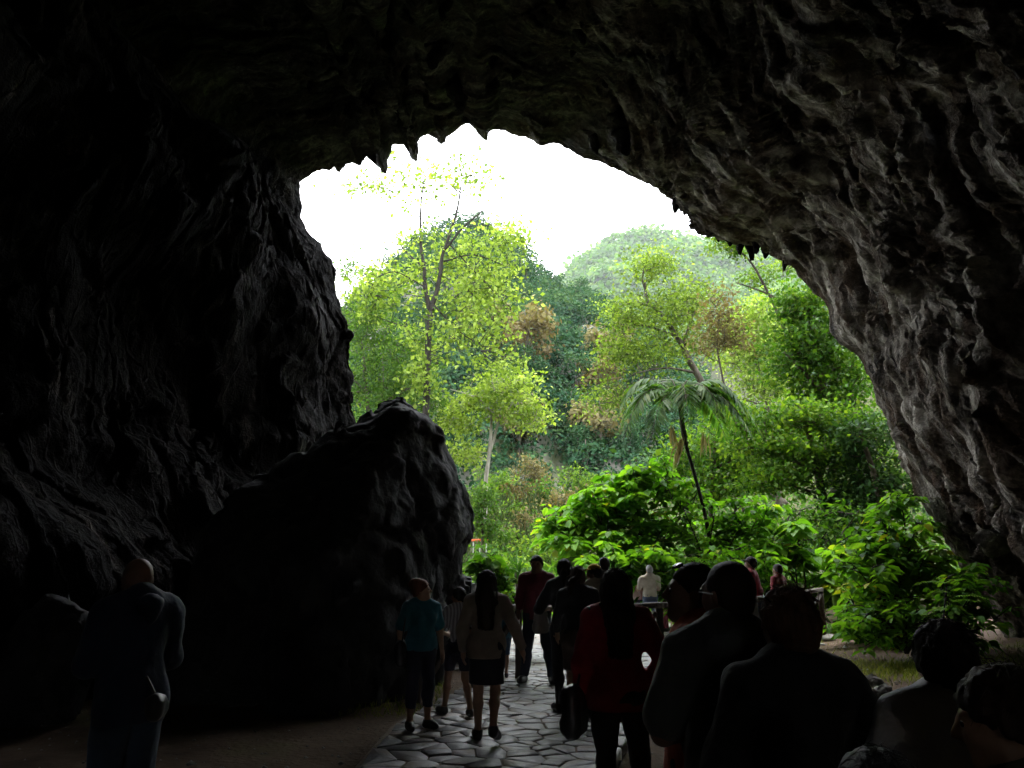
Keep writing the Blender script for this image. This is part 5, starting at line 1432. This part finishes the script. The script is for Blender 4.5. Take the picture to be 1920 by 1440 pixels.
        if st == 'bun': F.ell(H(0, -.11, 1.665), (.052, .05, .048), .02); F.ell(H(.02, -.06, 1.70), (.06, .06, .035), .03)
        if st == 'tail': F.cone(H(0, -.10, 1.60), H(hair.get('dx', 0), -.15, 1.54), .035, .036, .02); F.cone(H(hair.get('dx', 0), -.15, 1.54), H(hair.get('dx', 0) * 1.4, -.13, 1.40), .036, .016, .03)
        rough_ = hair.get('rough', .009)
        F.noise(rough_, (34, 34, 12), 5 + px, 2); F.noise(rough_ * .7, 60, 9 + px, 1)
        ho = part('hair', F, c)
        # loose strands that break the outline
        mb = MB(); R_ = np.random.default_rng(int(px)); ns = hair.get('strands', 60)
        for _ in range(ns):
            a = R_.uniform(0, 6.28); e_ = R_.uniform(.1, 1.5); d = np.array([math.cos(a) * math.cos(e_), math.sin(a) * math.cos(e_) * .9 - .15, math.sin(e_)])
            p0 = H(0, -.014, 1.612) + RH @ (d * np.array((.086, .105, .100)) * hs); tdir = unit(np.cross(d, R_.normal(size=3)) + d * .35 + np.array([0, 0, -.3])); L_ = R_.uniform(.02, .055) * (1.6 if st not in ('crop',) else .8)
            mb.tube([p0 - d * .01, p0 + tdir * L_ * .5 + d * .008, p0 + tdir * L_ + d * .004 - np.array([0, 0, .01])], (.0014, .0011, .0005), 3, False)
        if ns: link('strands', mb.done('strands'), c, ho)
    for ex in extras: ex(root, H, J, ln, lo, hi, vox, RH)
    return root

# things worn or carried
def sunglasses(on_head=True, mat=None):
    def f(root, H, J, ln, lo, hi, vox, RH):
        z, y = (1.695, .065) if on_head else (1.593, .112)
        tilt = .5 if on_head else 0
        o = link('sunglasses' if on_head else 'glasses', None, None, root)
        for s_ in (-1, 1):
            mb = MB(); a = np.linspace(0, 2 * math.pi, 13)[:-1]
            c = [(s_ * .034 + .027 * math.cos(t), y - (.02 * (math.cos(t) * s_ + .2)) - tilt * .02 * math.sin(t), z + .018 * math.sin(t) * (1 if not on_head else .7)) for t in a]
            V = np.array([H(*p) for p in c] + [H(p[0], p[1] - .003, p[2]) for p in c] + [H(s_ * .034, y - .004, z)])
            mb.add(V, [(j, (j + 1) % 12, 12 + (j + 1) % 12, 12 + j) for j in range(12)], [(j, 24, (j + 1) % 12) for j in range(12)]); link('lens', mb.done('lens'), M_SHADES, o)
            mb = MB(); mb.tube([H(s_ * .062, y - .02, z), H(s_ * .084, y - .07, z - (.012 if on_head else 0)), H(s_ * .088, y - .125, z - (.03 if on_head else .004))], .0030, 6); link('temple', mb.done('temple'), mat or M_SHADES, o)
        mb = MB(); mb.tube([H(-.012, y, z + .004), H(0, y + .003, z + .008), H(.012, y, z + .004)], .0028, 6); link('bridge', mb.done('bridge'), mat or M_SHADES, o)
    return f
def cap(mat, peak_mat=None):
    def f(root, H, J, ln, lo, hi, vox, RH):
        F = Field(lo, hi, vox * .8); F.ell(H(0, -.008, 1.618), (.082, .101, .096), .0, RH, g=.010); F.plane(H(0, 0, 1.628), RH @ np.array([0, 0, -1.0])); F.noise(.002, 20, 1)
        o = link('cap', F.mesh('cap'), mat, root)
        F = Field(lo, hi, vox * .6); F.ell(H(0, .125, 1.628), (.07, .075, .011), 0, RH @ rotx(-.18)); F.plane(H(0, .085, 1.63), RH @ np.array([0, -1.0, 0]))
        link('peak', F.mesh('peak'), peak_mat or mat, o)
    return f
def bag(c, r, mat, strap=None, name='handbag', label=None, rough=.012):
    """c centre and r half sizes in the body frame; strap: points it hangs from"""
    def f(root, H, J, ln, lo, hi, vox, RH):
        F = Field(np.array(c) - np.array(r) - .06, np.array(c) + np.array(r) + .06, vox)
        c_ = np.array(c, float); th = min(r[0], r[1]) * .62; ax_ = np.array([max(r[0] - th, 0), max(r[1] - th, 0), 0])
        for z_, w_ in ((-r[2] + th, 1.0), (-r[2] * .3, 1.05), (r[2] * .2, .95), (r[2] - th, .78)): F.cone(c_ - ax_ * w_ + (0, 0, z_), c_ + ax_ * w_ + (0, 0, z_), th, th * .95, .06)
        F.noise(rough, 10, 4)
        o = link(name, F.mesh(name), mat, root)
        if strap:
            mb = MB(); mb.tube(catmull([ln(np.array(p, float)) for p in strap], 5), .009, 6); link('strap', mb.done('strap'), mat, o)
    return f

BLK, NAVY = cloth((.018, .018, .020)), cloth((.022, .026, .045))
JEAN = cloth((.05, .07, .12)); DKJEAN = cloth((.022, .028, .045))
HB, HD, HR, HG = hair_mat((.020, .014, .011)), hair_mat((.045, .026, .016)), hair_mat((.16, .062, .03)), hair_mat((.34, .34, .34))

# --- far group beyond the railing
person('grey-haired man in a cream shirt and blue jeans standing behind the railing', 1217, 19.3, 1.62, 10, 1.1, arms='fold', skin='tan', top=dict(mat=cloth((.38, .35, .29)), sleeve=.42, hem=.95, collar=True), bottom=dict(mat=JEAN), hair=dict(style='crop', mat=HG, strands=0), vox=.018)
person('white-haired person in a red and white striped shirt beside the cream-shirted man', 1199, 20, 1.6, -30, .95, skin='tan', top=dict(mat=M_STRIPE, sleeve=.45, hem=.86), bottom=dict(mat=DKJEAN), hair=dict(style='crop', mat=hair_mat((.55, .55, .54)), strands=0), vox=.018)
person('woman with long black hair and maroon trousers behind the railing', 1243, 20.9, 1.44, -50, .95, 'stepL', skin='tan', female=True, top=dict(mat=cloth((.03, .03, .04)), sleeve=.45, hem=.9), bottom=dict(mat=cloth((.16, .025, .045)), loose=.012), hair=dict(style='long', mat=HB, to=1.12, strands=0), vox=.018)
person('small child in light blue standing past the railing', 1262, 21.8, 0.8, 60, 1.0, 'stepR', skin='tan', child=True, top=dict(mat=cloth((.18, .38, .48)), sleeve=.4, hem=.8), bottom=dict(mat=cloth((.16, .33, .42)), to=.55, name='shorts', loose=.02), hair=dict(style='crop', mat=HD, strands=0), vox=.02)
person('man in a red shirt and dark peaked cap leaning on the railing', 1416, 16.2, 1.79, 70, 1.0, arms='held', lean=.22, head=(0, -10), skin='dark', top=dict(mat=cloth((.20, .008, .018)), sleeve=.42, hem=.88), bottom=dict(mat=NAVY), hair=dict(style='crop', mat=HB, strands=0), extras=(cap(cloth((.03, .02, .025))),), vox=.017)
person('dark-haired boy in red beside the capped man at the railing', 1457, 16.8, 1.64, 40, .9, skin='dark', top=dict(mat=cloth((.13, .010, .014)), sleeve=.42, hem=.88), bottom=dict(mat=NAVY), hair=dict(style='crop', mat=HB, strands=0), vox=.018)
# --- on the path
person('dark-haired man showing just over the red-jacketed woman\'s head', 1133, 13.5, 1.745, 0, 1.05, 'stand', skin='tan', top=dict(mat=cloth((.06, .05, .05)), sleeve=.45, hem=.86), bottom=dict(mat=NAVY), hair=dict(style='crop', mat=HB), vox=.015)
person('man in a yellow cap and beige shirt half hidden by the red-jacketed woman', 1113, 11.4, 1.63, 25, 1.05, 'stand', head=(40, 0), skin='dark', top=dict(mat=cloth((.34, .30, .23)), sleeve=.45, hem=.86), bottom=dict(mat=DKJEAN), hair=dict(style='crop', mat=HB, strands=0), extras=(cap(cloth((.62, .40, .03))),), vox=.013)
person('man in a maroon shirt and dark jeans standing legs apart on the path', 1006, 11.95, 1.757, 168, 1.02, 'wide', skin='dark', head=(0, 0), top=dict(mat=cloth((.13, .02, .035)), sleeve=.72, hem=.84, collar=True, g=.02), bottom=dict(mat=DKJEAN, loose=.014), hair=dict(style='crop', mat=HB), vox=.012)
person('child in blue mostly hidden behind the beige-topped woman', 944, 12.4, 1.1, 10, 1.0, 'stepR', skin='tan', child=True, top=dict(mat=cloth((.07, .22, .33)), sleeve=.4, hem=.86), bottom=dict(mat=cloth((.05, .10, .17)), to=.5, name='shorts', loose=.01), hair=dict(style='crop', mat=HB, strands=0), vox=.015)
person('woman in black with a pale shoulder bag under her bent arm', 1058, 9.7, 1.69, 8, 1.0, 'weight', 'bagL', head=(-15, 0), skin='tan', female=True, top=dict(mat=cloth((.03, .03, .034)), sleeve=.5, hem=.90), bottom=dict(mat=cloth((.02, .02, .025))), hair=dict(style='tail', mat=HB), vox=.011,
       extras=(bag((-.27, .10, .98), (.10, .06, .13), cloth((.26, .25, .24)), [(-.25, .1, 1.1), (-.20, .03, 1.40), (-.20, -.06, 1.40), (-.25, .06, 1.08)], 'shoulder_bag'),))
person('woman in a dark top and brown shorts with sunglasses on her tied brown hair', 1083, 8.93, 1.61, -4, 1.02, 'walkR', 'swing', head=(8, 0), skin='tan', female=True, top=dict(mat=cloth((.022, .022, .026)), sleeve=.95, hem=.96), bottom=dict(mat=cloth((.10, .075, .06)), to=.56, name='shorts', g=.016, loose=.01), hair=dict(style='tail', mat=HD, dx=-.08), extras=(sunglasses(),), vox=.011)
person('girl in a striped top and dark shorts with bare legs, left of the long-haired woman', 861, 9.44, 1.375, 25, .92, 'stepL', 'front', head=(20, 8), skin='tan', female=True, top=dict(mat=M_HSTRIPE, sleeve=.3, hem=.92), bottom=dict(mat=cloth((.025, .025, .04)), to=.58, name='shorts', g=.016), hair=dict(style='tail', mat=HB), vox=.011)
person('woman in a beige sweater and dark skirt with long dark hair, walking away', 913, 8.09, 1.57, -3, 1.06, 'walkR', 'outR', skin='tan', female=True, top=dict(mat=cloth((.21, .175, .14)), sleeve=.92, hem=.82, g=.02, name='sweater'), bottom=dict(mat=cloth((.02, .02, .028)), to=.56, skirt=True, name='skirt'), hair=dict(style='long', mat=HB, to=1.14, strands=90), extras=(sunglasses(),), vox=.0095, shoes=M_BLACKL)
person('woman in a teal tee with auburn hair pinned up, standing before the boulder', 792, 8.71, 1.47, -150, 1.06, 'stand', 'down', head=(60, -4), skin='tan', female=True, belly=.02, top=dict(mat=cloth((.02, .13, .17)), sleeve=.36, hem=.88, g=.018), bottom=dict(mat=cloth((.025, .028, .05)), to=.24, g=.018), hair=dict(style='bun', mat=HR, strands=110, g=.016), vox=.010, shoes=M_BLACKL,
       extras=(bag((.27, .02, .86), (.09, .13, .16), M_BLACKL, [(.27, .06, .98), (.22, .03, 1.36), (.18, -.08, 1.38), (.27, -.04, .98)], 'handbag'),))
person('woman in a red jacket with long black hair, a hand on her hip', 1153, 5.5, 1.64, 4, 1.02, 'weight', 'hipR', skin='tan', female=True, top=dict(mat=cloth((.27, .012, .026)), sleeve=.95, hem=.80, g=.024, name='jacket'), bottom=dict(mat=cloth((.016, .016, .018)), g=.016), hair=dict(style='long', mat=HB, to=1.17, strands=170, g=.018, rough=.009), vox=.0095,
       extras=(bag((-.30, -.02, .80), (.10, .13, .17), M_BLACKL, [(-.29, .02, .94), (-.22, .02, 1.40), (-.19, -.07, 1.41), (-.29, -.06, .94)], 'handbag'),))
# --- close to the camera
person('bald man in a dark blue hooded jacket standing by the black wall at far left', 268, 4.9, 1.745, 50, 1.0, 'stand', 'held', head=(5, 24), skin='dark', top=dict(mat=cloth((.014, .022, .045)), sleeve=.97, hem=.80, g=.03, hood=True, name='jacket'), bottom=dict(mat=cloth((.03, .05, .08)), loose=.014), hair=None, vox=.0095,
       extras=(bag((.02, -.27, .90), (.055, .05, .07), M_BLACKL, [(.02, -.25, .96), (0, -.17, 1.05)], 'belt_pouch'),))
person('dark-skinned man in an orange shirt seen in profile facing left', 1292, 3.45, 1.685, 78, 1.0, 'stand', 'down', head=(0, -2), skin='dark', top=dict(mat=cloth((.62, .10, .03)), sleeve=.45, hem=.86, g=.018), bottom=dict(mat=cloth((.03, .03, .04))), hair=dict(style='crop', mat=HB, g=.006, strands=25, rough=.003), vox=.0095, extras=(sunglasses(),))
person('heavy balding man with glasses and a collared dark shirt', 1362, 3.1, 1.69, 14, 1.08, 'stand', 'front', head=(14, 0), skin='dark', belly=.06, top=dict(mat=cloth((.05, .055, .052)), sleeve=.42, hem=.82, g=.022, collar=True), bottom=dict(mat=cloth((.03, .03, .035))), hair=dict(style='crop', mat=HB, g=.004, strands=0, rough=.002), vox=.0095, extras=(sunglasses(False, M_METAL),))
person('broad woman in a black tee with sunglasses pushed up on reddish curls', 1478, 2.7, 1.6, 2, 1.04, 'stand', 'front', head=(6, 4), skin='tan', female=True, belly=.04, top=dict(mat=cloth((.014, .014, .016)), sleeve=.44, hem=.80, g=.02), bottom=dict(mat=cloth((.03, .03, .04))), hair=dict(style='bun2', mat=hair_mat((.10, .045, .025)), g=.016, strands=260, rough=.012), vox=.0095, extras=(sunglasses(),))
person('boy in a pale grey tee with tousled black hair, seen from behind', 1767, 2.5, 1.505, -4, .98, 'stand', 'front', head=(-3, 6), skin='tan', child=False, top=dict(mat=cloth((.62, .63, .64)), sleeve=.42, hem=.80, g=.022), bottom=dict(mat=cloth((.04, .04, .05))), hair=dict(style='short', mat=HB, g=.018, strands=240, rough=.011), vox=.0095)
person('brown-haired child in a mottled green shirt cut by the right picture edge', 1893, 2.05, 1.40, 35, .95, 'stand', 'front', head=(20, 12), skin='tan', child=True, top=dict(mat=M_CAMO, sleeve=.42, hem=.80, g=.02), bottom=dict(mat=cloth((.04, .04, .05))), hair=dict(style='short', mat=HD, g=.02, strands=240, rough=.010), vox=.010)
person('child whose hair, coloured grey as if lit, just rises above the bottom edge', 1640, 1.85, 1.26, 5, .95, 'stand', 'front', skin='tan', child=True, top=dict(mat=cloth((.06, .06, .07)), sleeve=.42, hem=.80), bottom=dict(mat=cloth((.04, .04, .05))), hair=dict(style='short', mat=hair_mat((.13, .13, .135)), g=.02, strands=300, rough=.010), vox=.011)  # grey hair colour stands for light falling on dark hair

# ------------------------------------------------------------------ haze: the damp valley air
m, N, L, out = mat_new('valley air')
vol = N.new('ShaderNodeVolumePrincipled')
vol.inputs['Color'].default_value = (.90, .95, 1.0, 1)
vol.inputs['Density'].default_value = .00016
vol.inputs['Anisotropy'].default_value = .35
L.new(vol.outputs[0], out.inputs['Volume'])
lo, hi = np.array([-2700., -520., -12.]), np.array([2700., 3600., 480.])
V = np.array([[a, b, c] for a in (lo[0], hi[0]) for b in (lo[1], hi[1]) for c in (lo[2], hi[2])])
link('haze', mesh('haze', V, [(0, 1, 3, 2), (4, 6, 7, 5), (0, 4, 5, 1), (2, 3, 7, 6), (0, 2, 6, 4), (1, 5, 7, 3)], None, False), m, kind='stuff', label='thin pale haze filling the valley air', category='haze')
